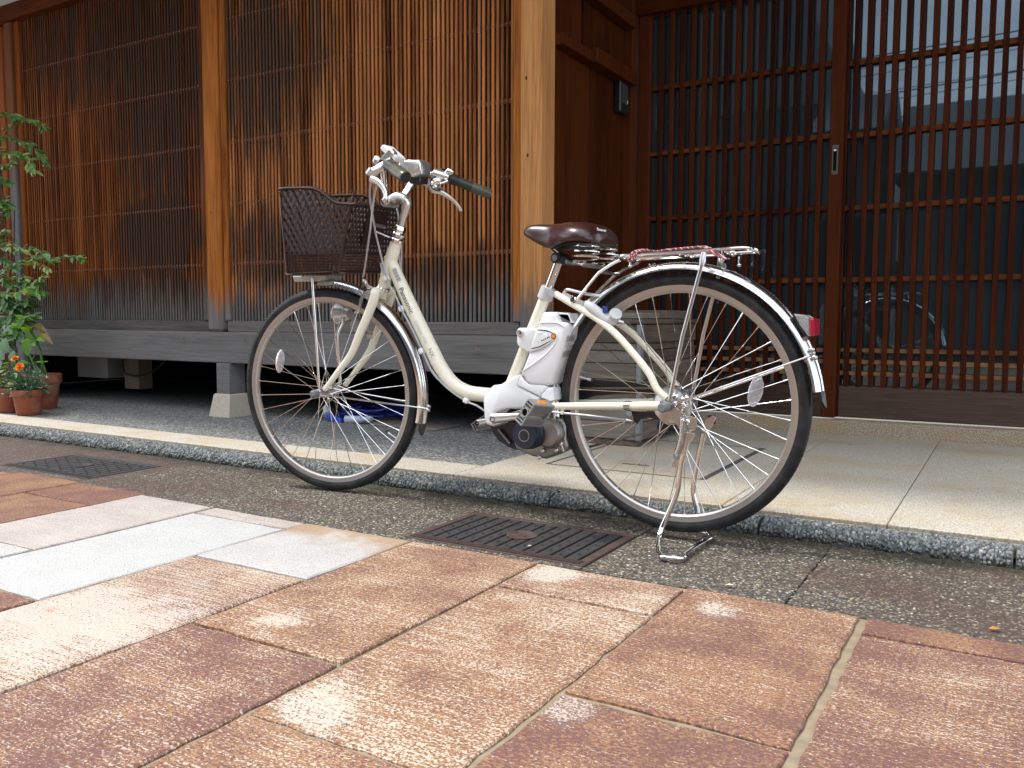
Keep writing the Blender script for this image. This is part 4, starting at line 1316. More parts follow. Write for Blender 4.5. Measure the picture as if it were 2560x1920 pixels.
for q in (-.006, .010):
    bp('cable', MB().tube(spline([(-1.5910, 2.1295, 0.9895), (-1.6023, 2.1783, 0.9921), (-1.6186, 2.2265, 0.9948)], 3), .0022, 6), M_cable) if q < 0 else bp('cable', MB().tube(spline([(-1.5915, 2.1300, 0.9797), (-1.6065, 2.1783, 0.9824), (-1.6207, 2.2264, 0.9899)], 3), .0022, 6), M_cable)
# control panel box on the middle of the bar, lamp switch pod on the left
pn = [(-1.5963, 2.0413, 1.0175), (-1.5921, 2.0561, 1.0363), (-1.5268, 2.0654, 1.0331), (-1.5200, 2.0670, 1.0220), (-1.5210, 2.0583, 0.9915), (-1.5475, 2.0500, 0.9830), (-1.5726, 2.0460, 0.9924)]
pc = sum((Vector(p) for p in pn), Vector()) / len(pn)
pn = [Vector(p) - nS * ((Vector(p) - pc).dot(nS)) + nS * .030 for p in pn]
bp('control_panel', MB().prism(pn, nS, .068, .008), M_alu, hbar, sharp=60)
bp('panel_clamp', MB().obox((-1.5626, 2.0833, 0.9824), (uS, nS, wS), (.020, .026, .012), .004), M_blackp, hbar, smooth=False)
bp('lamp_switch', MB().obox((-1.5529, 1.9503, 1.0366), ((uS * .72 - wS * .62), nS, (uS * .62 + wS * .72)), (.030, .028, .009), .004), M_white, hbar, smooth=False)
bp('lamp_switch', MB().obox((-1.5530, 1.9307, 1.0258), ((uS * .72 + wS * .6), nS, (uS * .6 - wS * .72)), (.024, .014, .012), .005), M_alu, hbar, smooth=False)
bp('rear_view_knob', MB().ball((-1.6241, 1.9713, 1.0249), (.016, .02, .019), 14, 10), M_steel, hbar)

# cables from levers
for pts in ([(-1.5757, 1.8809, 0.9509), (-1.6052, 1.9084, 0.9264), (-1.6261, 1.9375, 0.8944), (-1.6508, 1.9762, 0.8623), (-1.6663, 2.0066, 0.8211), (-1.6705, 2.0287, 0.7744), (-1.6707, 2.0462, 0.7296), (-1.6646, 2.0539, 0.6968)],
            [(-1.5586, 1.8837, 0.9440), (-1.5895, 1.9110, 0.9195), (-1.6138, 1.9299, 0.8803), (-1.6290, 1.9401, 0.8387), (-1.6614, 1.9680, 0.7985), (-1.6941, 1.9960, 0.7568), (-1.7373, 2.0332, 0.7042), (-1.7494, 2.0421, 0.6949)],
            [(-1.6763, 2.1218, 0.9085), (-1.6645, 2.1147, 0.8837), (-1.6608, 2.1122, 0.8466), (-1.6530, 2.1109, 0.7961), (-1.6534, 2.1126, 0.7628), (-1.6574, 2.1144, 0.7194)],
            [(-1.6597, 2.1097, 0.7628), (-1.6581, 2.1112, 0.7394), (-1.6530, 2.1131, 0.7159)]):
    bp('cable', MB().tube(spline(pts, 5), .0030, 8), M_cable)

# ---- front basket (woven plastic)
BW = 0.138
cT0, cT1 = FL(-.300, 0, .311), FL(-.014, 0, .243)
top_prof = [(-.264, .304), (-.230, .304), (-.180, .302), (-.152, .300), (-.136, .296), (-.118, .288), (-.095, .272), (-.075, .257), (-.055, .250), (-.030, .247), (-.010, .245)]
bot_u0, bot_u1, bot_w = -.272, -.085, .050
bk = thing_basket = None
rimp = [FL(u_, BW, w_) for u_, w_ in top_prof]
loop = rimp + [FL(.0, BW - .012, .246), FL(.002, 0, .247), FL(.0, -BW + .012, .246)] + [FL(u_, -BW, w_) for u_, w_ in reversed(top_prof)] + [FL(-.274, -BW + .02, .304), FL(-.279, 0, .304), FL(-.274, BW - .02, .304)]
basket = bp('basket', MB().tube(spline(loop, 3, closed=True), .0062, 10, closed=True, flat=(wS, .8)), M_brown)
def ptop(u_):
    for (a, wa), (b, wb) in zip(top_prof[:-1], top_prof[1:]):
        if a <= u_ <= b:
            return wa + (wb - wa) * (u_ - a) / (b - a)
    return top_prof[-1][1] if u_ > 0 else top_prof[0][1]
WB = BW - 0.022                                # half width at the bottom
def side_pt(s_, v, sgn):
    """s_ 0..1 front to back, v 0..1 bottom to top on a side wall."""
    ut = -.264 + .252 * s_
    ub = bot_u0 + (bot_u1 - bot_u0) * s_
    wt = ptop(ut)
    # keep v linear against a fixed height so strips run straight, clip later
    H0, H1 = bot_w, .304
    w_ = H0 + (H1 - H0) * v
    k = (w_ - bot_w) / (.25 - bot_w)
    u_ = ub + (ut - ub) * min(k, 1.25)
    return FL(u_, sgn * (WB + (BW - WB) * min(k, 1.0)), w_), w_ <= ptop(u_) - .002
def back_pt(s_, v, front=False):
    H1 = .304 if front else .246
    w_ = bot_w + (H1 - bot_w) * v
    k = v
    u_ = (bot_u0 + (-.274 - bot_u0) * k) if front else (bot_u1 + (.0 - bot_u1) * k)
    o_ = (s_ * 2 - 1) * (WB + (BW - .006 - WB) * k)
    return FL(u_, o_, w_), True
def weave(fpt, aspect, vlow, mb, step=.088):
    """Crossed double diagonal strips between vlow and the rim, fine grid below."""
    def run(pts):
        cur = []
        for s_, v in pts:
            if 0 <= s_ <= 1 and vlow <= v <= 1:
                p, ok = fpt(s_, v)
                if ok:
                    cur.append(p)
                    continue
            if len(cur) > 1:
                mb.tube(cur, .0028, 4, cap=False)
            cur = []
        if len(cur) > 1:
            mb.tube(cur, .0028, 4, cap=False)
    k = -aspect * 1.2
    while k < 1.2 + aspect:
        for dirn in (1, -1):
            for dd in (0, .020):
                pts = []
                for i in range(41):
                    v = vlow + (1 - vlow) * i / 40
                    s_ = k + dd + v * aspect if dirn > 0 else k + dd + (1 - v) * aspect
                    pts.append((s_, v))
                run(pts)
        k += step
    n = int(26)
    for i in range(n + 1):
        a, _ = fpt(i / n, 0)
        b, _ = fpt(i / n, vlow)
        mb.tube([a, b], .0017, 4, cap=False)
    for i in range(7):
        v = vlow * i / 6
        mb.tube([fpt(t_ / 8, v)[0] for t_ in range(9)], .0030 if i in (0, 6) else .0016, 4, cap=False)
for sgn in (1, -1):
    mb = MB()
    weave(lambda s_, v: side_pt(s_, v, sgn), .66, .22, mb)
    bp('basket_side', mb, M_brown, basket, kind='stuff')
mb = MB(); weave(lambda s_, v: back_pt(s_, v), .5, .28, mb, .075)
bp('basket_back', mb, M_brown, basket, kind='stuff')
mb = MB(); weave(lambda s_, v: back_pt(s_, v, True), .55, .22, mb, .075)
bp('basket_front', mb, M_brown, basket, kind='stuff')
corner = MB()
for sgn in (1, -1):
    for s_ in (0, 1):
        corner.tube([p for p, ok in (side_pt(s_, v / 10, sgn) for v in range(11)) if ok], .0045, 6)
    
bq = [FL(bot_u0, WB, bot_w), FL(bot_u1, WB, bot_w), FL(bot_u1, -WB, bot_w), FL(bot_u0, -WB, bot_w)]
corner.tube(bq, .0060, 6, closed=True)
bp('basket_corners', corner, M_brown, basket)
fl_ = MB()
for i in range(15):
    t_ = i / 14
    fl_.tube([bq[0].lerp(bq[1], t_), bq[3].lerp(bq[2], t_)], .002, 4)
    if i < 10:
        t_ = i / 9
        fl_.tube([bq[0].lerp(bq[3], t_), bq[1].lerp(bq[2], t_)], .002, 4)
bp('basket_floor', fl_, M_brown, basket, kind='stuff')
bp('basket_plate', MB().prism([FL(-.040, .055, .130), FL(-.006, .062, .235), FL(-.006, -.062, .235), FL(-.040, -.055, .130)], -uS, .003, 0), M_brown, basket, smooth=False)
# bracket under the basket, its stays, and clamp to the head
bp('basket_bracket', MB().prism([FL(-.304, .05, .0415), FL(-.180, .05, .0395), FL(-.182, .05, .030), FL(-.21, .05, .022), FL(-.298, .05, .022)], nS, .10, .003), plain('galvanised_steel', (0.45, 0.44, 0.41), 0.45, 0.6), basket, smooth=False)
for sgn in (1, -1):
    if sgn > 0:
        bp('basket_stay', MB().tube([(-1.9008, 2.0032, 0.3433), (-1.9032, 1.9920, 0.5466), (-1.9151, 1.9935, 0.6944)], .0042, 8, flat=(nS, .6)), M_alu)
    else:
        bp('basket_stay', MB().tube(spline([(-1.9269, 2.1327, 0.3485), (-1.9300, 2.1274, 0.4402), (-1.9252, 2.1222, 0.5123), (-1.9019, 2.1194, 0.5506), (-1.8994, 2.1189, 0.5648)], 4), .0042, 8), M_alu)
bp('basket_bracket', MB().tube([(-1.6532, 2.0676, 0.8109), (-1.6959, 2.0423, 0.8322)], .005, 8, flat=(wS, .5)), M_steel, basket)
bp('basket_bracket', MB().tube([(-1.6987, 2.0408, 0.8518), (-1.7016, 2.0911, 0.8501)], .006, 8), M_steel, basket)

# ---- mudguards
def guard(C, u, n, w, a0, a1, R0, half, mat, name, parent=None):
    N, K = 40, 9
    vs, fs = [], []
    for lay, dr in ((0, 0.0), (1, -.0012)):
        for i in range(N + 1):
            a = a0 + (a1 - a0) * i / N
            d = u * math.cos(a) + w * math.sin(a)
            for k in range(K):
                t_ = -1 + 2 * k / (K - 1)
                vs.append(C + d * (R0 - .019 * abs(t_) ** 2.0 + dr) + n * half * math.sin(t_ * 1.35) / math.sin(1.35))
    m = (N + 1) * K
    for i in range(N):
        for k in range(K - 1):
            q = (i * K + k, i * K + k + 1, (i + 1) * K + k + 1, (i + 1) * K + k)
            fs += [q, tuple(m + x for x in reversed(q))]
    for i in range(N):
        for k in (0, K - 1):
            a_, b_ = i * K + k, (i + 1) * K + k
            fs.append((a_, b_, m + b_, m + a_) if k == 0 else (b_, a_, m + a_, m + b_))
    return bp(name, MB().add(vs, fs), mat, parent, sharp=50)
fg = guard(HF, uS, nS, wS, R(92), R(-15), .360, .026, M_guard, 'front_mudguard')
bp('mudguard_tip', MB().obox(HF + (uS * math.cos(R(93)) + wS * math.sin(R(93))) * .352, (uS, nS, wS), (.007, .026, .008), .003), M_blackp, fg, smooth=False)
def tip_flap(C, u, n, w, a, R0, parent, sg):
    d, t_ = u * math.cos(a) + w * math.sin(a), (u * math.sin(a) - w * math.cos(a)) * sg
    p0 = C + d * R0
    pts = [p0 + n * .025, p0 + t_ * .022 + n * .020, p0 + t_ * .040 + d * .004 + n * .006, p0 + t_ * .040 + d * .004 - n * .006, p0 + t_ * .022 - n * .020, p0 - n * .025]
    bp('mud_flap', MB().prism(pts, d, .004, 0), M_blackp, parent, smooth=False)
tip_flap(HF, uS, nS, wS, R(-15), .356, fg, 1)
# front guard stay to axle, near and far
e = FL(0, 0, 0)
def stay(name, p, q, r_=.0028):
    bp(name, MB().tube([Vector(p), Vector(q)], r_, 8), M_chrome)
stay('mudguard_stay', HF + nS * .066 - wS * .004, (-1.5420, 2.0968, 0.2912))
stay('mudguard_stay', HF - nS * .066 - wS * .004, (-1.5719, 2.1452, 0.2919))
bp('stay_bolts', MB().ball((-1.5406, 2.0987, 0.2978), .007, 10, 6).ball((-1.5435, 2.0989, 0.2864), .007, 10, 6), M_steel)
rg_ = guard(HR, X_, NL, Z_, R(205), R(8), .362, .029, M_guard, 'rear_mudguard')
tip_flap(HR, X_, NL, Z_, R(8), .358, rg_, 1)
stay('mudguard_stay', HR + NL * .085 + Z_ * .012 + X_ * .03, (-0.4100, 2.0510, 0.4830))
stay('mudguard_stay', HR - NL * .080 + Z_ * .012 + X_ * .03, (-0.4170, 2.1110, 0.4770))
bp('stay_bolts', MB().ball((-0.4070, 2.0570, 0.4970), .007, 10, 6).ball((-0.4000, 2.0570, 0.4790), .007, 10, 6).ball((-0.4050, 2.0610, 0.4890), .006, 10, 6), M_steel)

# ---- front brake, dynamo lamp
fb = MB()
fb.tube(spline([(-1.7217, 2.0484, 0.6490), (-1.7413, 2.0409, 0.6434), (-1.7515, 2.0373, 0.6277), (-1.7560, 2.0357, 0.6077), (-1.7654, 2.0354, 0.5877), (-1.7779, 2.0389, 0.5848)], 4), [.007, .0065, .006, .0055, .0055, .005], 8, flat=(nS, .7))
fb.tube(spline([(-1.7255, 2.0574, 0.6593), (-1.7340, 2.0457, 0.6676), (-1.7398, 2.0441, 0.6819), (-1.7463, 2.0430, 0.6848)], 4), [.007, .006, .005, .007], 8)
fb.tube(spline([(-1.7446, 2.0756, 0.6472), (-1.7941, 2.0892, 0.6409), (-1.8181, 2.1031, 0.6031), (-1.8154, 2.1042, 0.5883)], 4), .0055, 8)
fb.tube([(-1.7357, 2.0472, 0.6340), (-1.7816, 2.1014, 0.6357)], .007, 8)
bp('front_brake', fb, M_steel)
bp('brake_shoe', MB().obox((-1.7952, 2.0919, 0.5882), (uS * .9 - wS * .4, nS, wS * .9 + uS * .4), (.018, .006, .008), .002), M_blackp, smooth=False)
lp_o = -.085
lamp = MB().tube([(-1.8901, 2.1447, 0.5811), (-1.9186, 2.1406, 0.5826), (-1.9383, 2.1378, 0.5826)], [.016, .029, .033], 18)
headl = bp('dynamo_lamp', lamp, plain('lamp_grey', (0.55, 0.56, 0.57), 0.25, 0.5))
c0, c1 = Vector((-1.9383, 2.1378, 0.5826)), Vector((-1.9466, 2.1366, 0.5826))
bp('lamp_lens', MB().lathe([(.033, 0), (.034, .004), (.030, .010), (.016, .013), (0.002, .014)], c0, c1 - c0, 18), M_clear, headl)
dy = MB().tube([(-1.8769, 2.1208, 0.5885), (-1.8503, 2.1260, 0.5615)], .014, 12).tube([(-1.8503, 2.1260, 0.5615), (-1.8335, 2.1290, 0.5495)], .012, 12)
bp('dynamo_body', dy, M_cast, headl)
bp('dynamo_body', MB().lathe([(.020, -.006), (.022, 0), (.020, .006), (.010, .008)], (-1.8434, 2.1178, 0.5450), nS, 16), M_cast, headl)
bp('dynamo_bracket', MB().tube(spline([(-1.7844, 2.1299, 0.5111), (-1.7930, 2.1311, 0.5229), (-1.8231, 2.1305, 0.5496)], 3), .006, 8), M_steel, headl)
bp('fork_clamp', MB().obox((-1.7886, 2.1293, 0.5111), (uS, nS, wS), (.013, .014, .009), .003), M_steel, headl, smooth=False)

# ---- saddle
SAD = [(-1.192, 0.808, 0.807, 0.004), (-1.189, 0.819, 0.798, 0.014), (-1.178, 0.825, 0.79, 0.022), (-1.16, 0.828, 0.78, 0.027), (-1.138, 0.828, 0.767, 0.03), (-1.112, 0.826, 0.755, 0.035), (-1.091, 0.826, 0.75, 0.044), (-1.07, 0.827, 0.752, 0.062), (-1.045, 0.828, 0.755, 0.084), (-1.017, 0.827, 0.757, 0.101), (-0.99, 0.824, 0.758, 0.108), (-0.966, 0.819, 0.756, 0.106), (-0.949, 0.809, 0.755, 0.096), (-0.939, 0.795, 0.759, 0.07), (-0.936, 0.78, 0.774, 0.035)]   # x, top z, skirt z, half width
SAD = spline(SAD, 4)
for _k in range(3):
    SAD = [SAD[0]] + [tuple((a + 2 * b + c_) / 4 for a, b, c_ in zip(SAD[i - 1], SAD[i], SAD[i + 1])) for i in range(1, len(SAD) - 1)] + [SAD[-1]]
K = 20
vs, fs = [], []
for i, (xx_, zt_, zb_, h_) in enumerate(SAD):
    for k in range(K):
        t_ = -math.pi / 2 + math.pi * k / (K - 1)      # side .. top .. side
        y_ = h_ * math.sin(t_) if abs(math.sin(t_)) < .999 else h_ * math.copysign(1, t_)
        cs_ = max(0.0, math.cos(t_)) ** 0.55
        dip = 0.0035 * math.exp(-(y_ / .012) ** 2) if 26 < i < 46 else 0
        vs.append((xx_, 2.081 + y_, zb_ + (zt_ - zb_) * cs_ - dip))
n = len(SAD)
for i in range(n - 1):
    for k in range(K - 1):
        fs.append((i * K + k, (i + 1) * K + k, (i + 1) * K + k + 1, i * K + k + 1))
und = len(vs)
for i, (xx_, zt_, zb_, h_) in enumerate(SAD):
    vs.append((xx_, 2.081, zb_ + .012))
for i in range(n - 1):
    fs.append((i * K, und + i, und + i + 1, (i + 1) * K))
    fs.append((i * K + K - 1, (i + 1) * K + K - 1, und + i + 1, und + i))
fs.append(tuple(range(K)) + (und,))
fs.append(tuple(range((n - 1) * K + K - 1, (n - 1) * K - 1, -1)) + (und + n - 1,))
sad = bp('saddle', MB().add(vs, fs), M_saddle, sharp=80)
sm = sad.modifiers.new('smooth', 'SUBSURF'); sm.levels = 1; sm.render_levels = 1
base = MB()
for i in range(26, n - 5):
    xx_, zt_, zb_, h_ = SAD[i]
    x2, _, zb2, h2 = SAD[i + 1]
    base.add([(xx_, 2.081 - h_ * .93, zb_ + .006), (xx_, 2.081 + h_ * .93, zb_ + .006), (x2, 2.081 + h2 * .93, zb2 + .006), (x2, 2.081 - h2 * .93, zb2 + .006)], [(0, 1, 2, 3)])
bp('saddle_base', base, M_blackp, sad, smooth=False)
for sgn in (1, -1):
    c_ = Vector((-0.9740, 2.0210, 0.7610))
    c_.y = 2.081 - sgn * .058
    hel = []
    for k in range(66):
        a = k / 65 * 2 * math.pi * 3.6
        hel.append((c_.x + .036 * math.cos(a), c_.y + .026 * math.sin(a), c_.z + .006 - .048 * k / 65))
    bp('saddle_spring', MB().tube(hel, .0026, 6), M_chrome, sad)
rails = MB()
for sgn in (1, -1):
    rails.tube(spline([Vector((-1.1120, 2.0810, 0.7660)) + Y_ * .012 * sgn, Vector((-1.0760, 2.0810, 0.7370)) + Y_ * .02 * sgn, Vector((-1.0440, 2.0810, 0.7230)) + Y_ * .025 * sgn, Vector((-1.0090, 2.0810, 0.7160)) + Y_ * .05 * sgn, Vector((-0.9850, 2.0810, 0.7100)) + Y_ * .058 * sgn, Vector((-0.9750, 2.0810, 0.7180)) + Y_ * .058 * sgn], 4), .0035, 8)
rails.tube([Vector((-0.9820, 2.0810, 0.7090)) + Y_ * .06, Vector((-0.9820, 2.0810, 0.7090)) - Y_ * .06], .006, 8)
bp('saddle_rails', rails, M_steel, sad)
bp('saddle_clamp', MB().tube([Vector((-1.0800, 2.0810, 0.7320)) - Y_ * .03, Vector((-1.0800, 2.0810, 0.7320)) + Y_ * .03], .015, 14).tube([Vector((-1.0550, 2.0810, 0.7230)) - Y_ * .03, Vector((-1.0550, 2.0810, 0.7230)) + Y_ * .03], .011, 12), M_blackp, sad)
bp('clamp_bolts', MB().tube([Vector((-1.0800, 2.0810, 0.7320)) - Y_ * .036, Vector((-1.0800, 2.0810, 0.7320)) - Y_ * .030], .009, 6).tube([Vector((-1.0350, 2.0810, 0.7190)) - Y_ * .05, Vector((-1.0350, 2.0810, 0.7190)) + Y_ * .05], .006, 8), M_steel, sad)
bp('seat_post', MB().tube([Vector((-1.0850, 2.0810, 0.7270)), seat_a], .0128, 16), M_chrome)
s_t = Vector((-0.9250, 1.9840, 0.7920))
text_mesh('Panasonic', .0105, lambda x, y: s_t + X_ * x * .92 + Y_ * (x * x * 9.5) + Z_ * (y - x * .20) + NL * (.0030 - (y) * .35), M_inkwhite, 'saddle_lettering', sad, 0, xs=.62)

# ---- battery, its lock and panel
bo = [(-1.1090, 2.0360, 0.5850), (-1.0910, 2.0360, 0.5860), (-1.0680, 2.0360, 0.5850), (-1.0660, 2.0360, 0.5750), (-1.0630, 2.0360, 0.5660), (-1.0580, 2.0360, 0.5590), (-1.0440, 2.0360, 0.5570), (-1.0360, 2.0360, 0.5530), (-1.0350, 2.0360, 0.5440), (-1.0480, 2.0360, 0.4940), (-1.0660, 2.0360, 0.4340), (-1.0700, 2.0360, 0.4290), (-1.0820, 2.0360, 0.3950), (-1.0900, 2.0360, 0.3860), (-1.1490, 2.0360, 0.3850), (-1.1620, 2.0360, 0.3920), (-1.1720, 2.0360, 0.4070), (-1.1820, 2.0360, 0.4090), (-1.1780, 2.0360, 0.4200), (-1.1480, 2.0360, 0.4850), (-1.1230, 2.0360, 0.5560), (-1.1140, 2.0360, 0.5810)]
bat = bp('battery', MB().prism(bo, NL, .092, .009), M_white, sharp=50)
hd = [(-1.0750, 2.0510, 0.5850), (-1.0400, 2.0510, 0.5820), (-1.0360, 2.0510, 0.5770), (-1.0330, 2.0510, 0.5670), (-1.0270, 2.0510, 0.5570), (-1.0350, 2.0510, 0.5560), (-1.0390, 2.0510, 0.5760), (-1.0430, 2.0510, 0.5770), (-1.0740, 2.0510, 0.5770)]
bp('battery_handle', MB().prism(hd, NL, .055, .003), M_white, bat, smooth=False)
bp('handle_hollow', MB().prism([(-1.0750, 2.0550, 0.5770), (-1.0430, 2.0550, 0.5760), (-1.0350, 2.0550, 0.5570), (-1.0660, 2.0550, 0.5590), (-1.0720, 2.0550, 0.5660)], NL, .045, 0), plain('grey_hollow', (0.16, 0.19, 0.18), 0.5), bat, smooth=False)
ribs = MB().tube(spline([(-1.1750, 2.0350, 0.4210), (-1.1370, 2.0350, 0.4440), (-1.1010, 2.0350, 0.4700), (-1.0760, 2.0350, 0.4950), (-1.0670, 2.0350, 0.5120)], 5), .0016, 6)
ribs.tube(spline([(-1.1230, 2.0350, 0.5560), (-1.0900, 2.0350, 0.5580), (-1.0620, 2.0350, 0.5560), (-1.0430, 2.0350, 0.5460)], 5), .0016, 6)
bp('battery_ridge', ribs, M_white, bat)
eye = [(-1.1270, 2.0350, 0.5430), (-1.0990, 2.0350, 0.5420), (-1.0760, 2.0350, 0.5360), (-1.0640, 2.0350, 0.5260), (-1.0650, 2.0350, 0.5140), (-1.0800, 2.0350, 0.4990), (-1.1030, 2.0350, 0.4860), (-1.1270, 2.0350, 0.4780), (-1.1510, 2.0350, 0.4730)]
bp('display_plate', MB().prism(spline(eye, 4), NL, .0025, .0006), M_white, bat, sharp=50)
def flatband(pts, wid, mat, name):
    """A printed stroke lying on the display."""
    P = [Vector(p) for p in spline(pts, 6)]
    vs, fs = [], []
    for i, p in enumerate(P):
        d = (P[min(i + 1, len(P) - 1)] - P[max(i - 1, 0)]).normalized()
        s_ = d.cross(NL).normalized() * wid * (0.35 + 0.65 * math.sin(math.pi * min(1, .12 + i / (len(P) - 1))))
        vs += [p + s_, p - s_]
        if i:
            fs.append((2 * i - 2, 2 * i - 1, 2 * i + 1, 2 * i))
    bp(name, MB().add(vs, fs), mat, bat, smooth=False)
flatband([(-1.1250, 2.0340, 0.5370), (-1.1030, 2.0340, 0.5360), (-1.0850, 2.0340, 0.5320), (-1.0740, 2.0340, 0.5260)], .0016, M_ink, 'display_stroke')
flatband([(-1.1450, 2.0340, 0.4850), (-1.1170, 2.0340, 0.4920), (-1.0940, 2.0340, 0.5030), (-1.0790, 2.0340, 0.5110)], .0014, M_ink, 'display_stroke')
flatband([(-1.1480, 2.0340, 0.4760), (-1.1170, 2.0340, 0.4840), (-1.0890, 2.0340, 0.4980), (-1.0710, 2.0340, 0.5130)], .0021, M_inkgrey, 'display_stroke')
bp('button_ring', MB().lathe([(.0078, 0), (.0078, .0012)], (-1.0750, 2.0340, 0.5210), NL, 20), M_ink, bat)
btn = bp('check_button', MB().lathe([(.0060, 0), (.0058, .0022)], (-1.0750, 2.0340, 0.5210), NL, 20), plain('orange_button', (0.80, 0.25, 0.01), 0.35), bat)
def flat_text(body, size, at, mat, name, xs=1.0, rot=0.0):
    c_ = Vector(at)
    ca, sa = math.cos(rot), math.sin(rot)
    text_mesh(body, size, lambda x, y: c_ + X_ * (x * ca - y * sa) + Z_ * (x * sa + y * ca), mat, name, bat, 0, xs=xs)
flat_text('電池残量', .0056, (-1.1260, 2.0340, 0.5240), M_inkgrey, 'display_lettering', .82)
flat_text('満', .0050, (-1.0930, 2.0340, 0.5230), M_inkgrey, 'display_lettering', .9)
flat_text('空', .0050, (-1.1220, 2.0340, 0.5000), M_inkgrey, 'display_lettering', .9)
flat_text('押', .0070, (-1.0770, 2.0320, 0.5180), M_ink, 'button_lettering', .9)
for x_, z_ in (((-1.1110, 2.0340, 0.5080), 0), ((-1.1050, 2.0340, 0.5100), 0), ((-1.1000, 2.0340, 0.5130), 0), ((-1.0940, 2.0340, 0.5160), 0), ((-1.0890, 2.0340, 0.5180), 0)):
    bp('charge_light', MB().lathe([(.0021, 0), (.0019, .0008)], x_, NL, 12), M_ink, bat)
ln = MB()
for a_, b_ in (((-1.1290, 2.0340, 0.5200), (-1.0920, 2.0340, 0.5210)), ((-1.1310, 2.0340, 0.5150), (-1.0970, 2.0340, 0.5160)), ((-1.1330, 2.0340, 0.5100), (-1.1080, 2.0340, 0.5110)), ((-1.1350, 2.0340, 0.5050), (-1.1140, 2.0340, 0.5050))):
    a_, b_ = Vector(a_), Vector(b_)
    ln.add([a_, b_, b_ + Z_ * .0005, a_ + Z_ * .0005], [(0, 1, 2, 3)])
bp('display_lines', ln, M_inkgrey, bat, smooth=False)
# warning label on the narrow back of the battery
lx0, lx1 = Vector((-1.0560, 2.0810, 0.5250)), Vector((-1.0760, 2.0810, 0.4480))
bq0, bq1 = Vector(bo[8]), Vector(bo[10])
bd = (bq1 - bq0).normalized()
bn = Vector((-bd.z, 0, bd.x))
bn = bn if bn.x > 0 else -bn
lab_o = bq0 + bd * .022 + bn * .0008
lb = MB().add([lab_o + Y_ * .012, lab_o + Y_ * .062, lab_o + bd * .062 + Y_ * .062, lab_o + bd * .062 + Y_ * .012], [(0, 1, 2, 3)])
bp('warning_label', lb, plain('label_grey', (0.42, 0.42, 0.45), 0.5), bat, smooth=False)
lt = MB()
rl = random.Random(4)
for r_ in range(9):
    for k in range(4):
        if rl.random() < .8:
            y0_ = .015 + k * .0115
            lt.add([lab_o + bn * .0004 + Y_ * y0_ + bd * (.004 + r_ * .0062), lab_o + bn * .0004 + Y_ * (y0_ + rl.uniform(.004, .010)) + bd * (.004 + r_ * .0062), lab_o + bn * .0004 + Y_ * (y0_ + .008) + bd * (.0072 + r_ * .0062), lab_o + bn * .0004 + Y_ * y0_ + bd * (.0072 + r_ * .0062)], [(0, 1, 2, 3)])
bp('label_print', lt, M_inkgrey, bat, smooth=False, kind='stuff')
lkh = [(-1.1980, 2.0470, 0.5380), (-1.1920, 2.0470, 0.5420), (-1.1330, 2.0470, 0.5410), (-1.1350, 2.0470, 0.5310), (-1.1600, 2.0470, 0.4770), (-1.1670, 2.0470, 0.4770), (-1.1840, 2.0470, 0.4840), (-1.1950, 2.0470, 0.4920), (-1.1990, 2.0470, 0.5000)]
lck = bp('battery_lock', MB().prism(lkh, NL, .068, .005), M_white, sharp=50)
bp('lock_barrel', MB().lathe([(.0105, -.004), (.0105, .003), (.0085, .0042), (.0080, .0028), (.0050, .0032)], (-1.1860, 2.0450, 0.5280), NL, 22), M_alu, lck)
bp('keyhole', MB().obox((-1.1840, 2.0410, 0.5280), (X_, Y_, Z_), (.0011, .0006, .0040)), M_ink, lck, smooth=False)

# ---- drive unit
cov = [(-1.3070, 2.0410, 0.3290), (-1.3060, 2.0410, 0.3430), (-1.2960, 2.0410, 0.3540), (-1.2840, 2.0410, 0.3700), (-1.2740, 2.0410, 0.3780), (-1.2490, 2.0410, 0.3820), (-1.2100, 2.0410, 0.4050), (-1.1840, 2.0410, 0.4130), (-1.1960, 2.0410, 0.3810), (-1.1230, 2.0410, 0.3520), (-1.1250, 2.0410, 0.3360), (-1.1640, 2.0410, 0.3180), (-1.1870, 2.0410, 0.3140), (-1.2230, 2.0410, 0.3130), (-1.2440, 2.0410, 0.3100), (-1.2630, 2.0410, 0.3020), (-1.2720, 2.0410, 0.2870), (-1.2660, 2.0410, 0.2650), (-1.2750, 2.0410, 0.2590), (-1.2960, 2.0410, 0.2640), (-1.3040, 2.0410, 0.2830)]
dc = bp('drive_cover', MB().prism(cov, NL, .078, .008), M_white, sharp=50)
cr_ = [(-1.1930, 2.0390, 0.3820), (-1.1810, 2.0390, 0.4120), (-1.1710, 2.0390, 0.3980), (-1.1560, 2.0390, 0.3870), (-1.1040, 2.0390, 0.3860), (-1.0960, 2.0390, 0.3790), (-1.1140, 2.0390, 0.3630), (-1.1180, 2.0390, 0.3530)]
bp('battery_cradle', MB().prism(cr_, NL, .082, .004), M_white, dc, sharp=50)
bp('cover_tab', MB().prism([(-1.1120, 2.0370, 0.3610), (-1.0940, 2.0370, 0.3780), (-1.0820, 2.0370, 0.3810), (-1.0780, 2.0370, 0.3750), (-1.0730, 2.0370, 0.3470), (-1.0840, 2.0370, 0.3420), (-1.1150, 2.0370, 0.3510)], NL, .05, .003), M_white, dc, smooth=False)
cs_o = [(-1.2180, 2.0610, 0.2220), (-1.2110, 2.0610, 0.2640), (-1.1870, 2.0610, 0.2880), (-1.1640, 2.0610, 0.3000), (-1.1010, 2.0610, 0.2940), (-1.0630, 2.0610, 0.2940), (-1.0500, 2.0610, 0.2750), (-1.0500, 2.0610, 0.2390), (-1.0440, 2.0610, 0.2230), (-1.0450, 2.0610, 0.2070), (-1.0830, 2.0610, 0.1890), (-1.1140, 2.0610, 0.1770), (-1.1560, 2.0610, 0.1810), (-1.2100, 2.0610, 0.1980)]
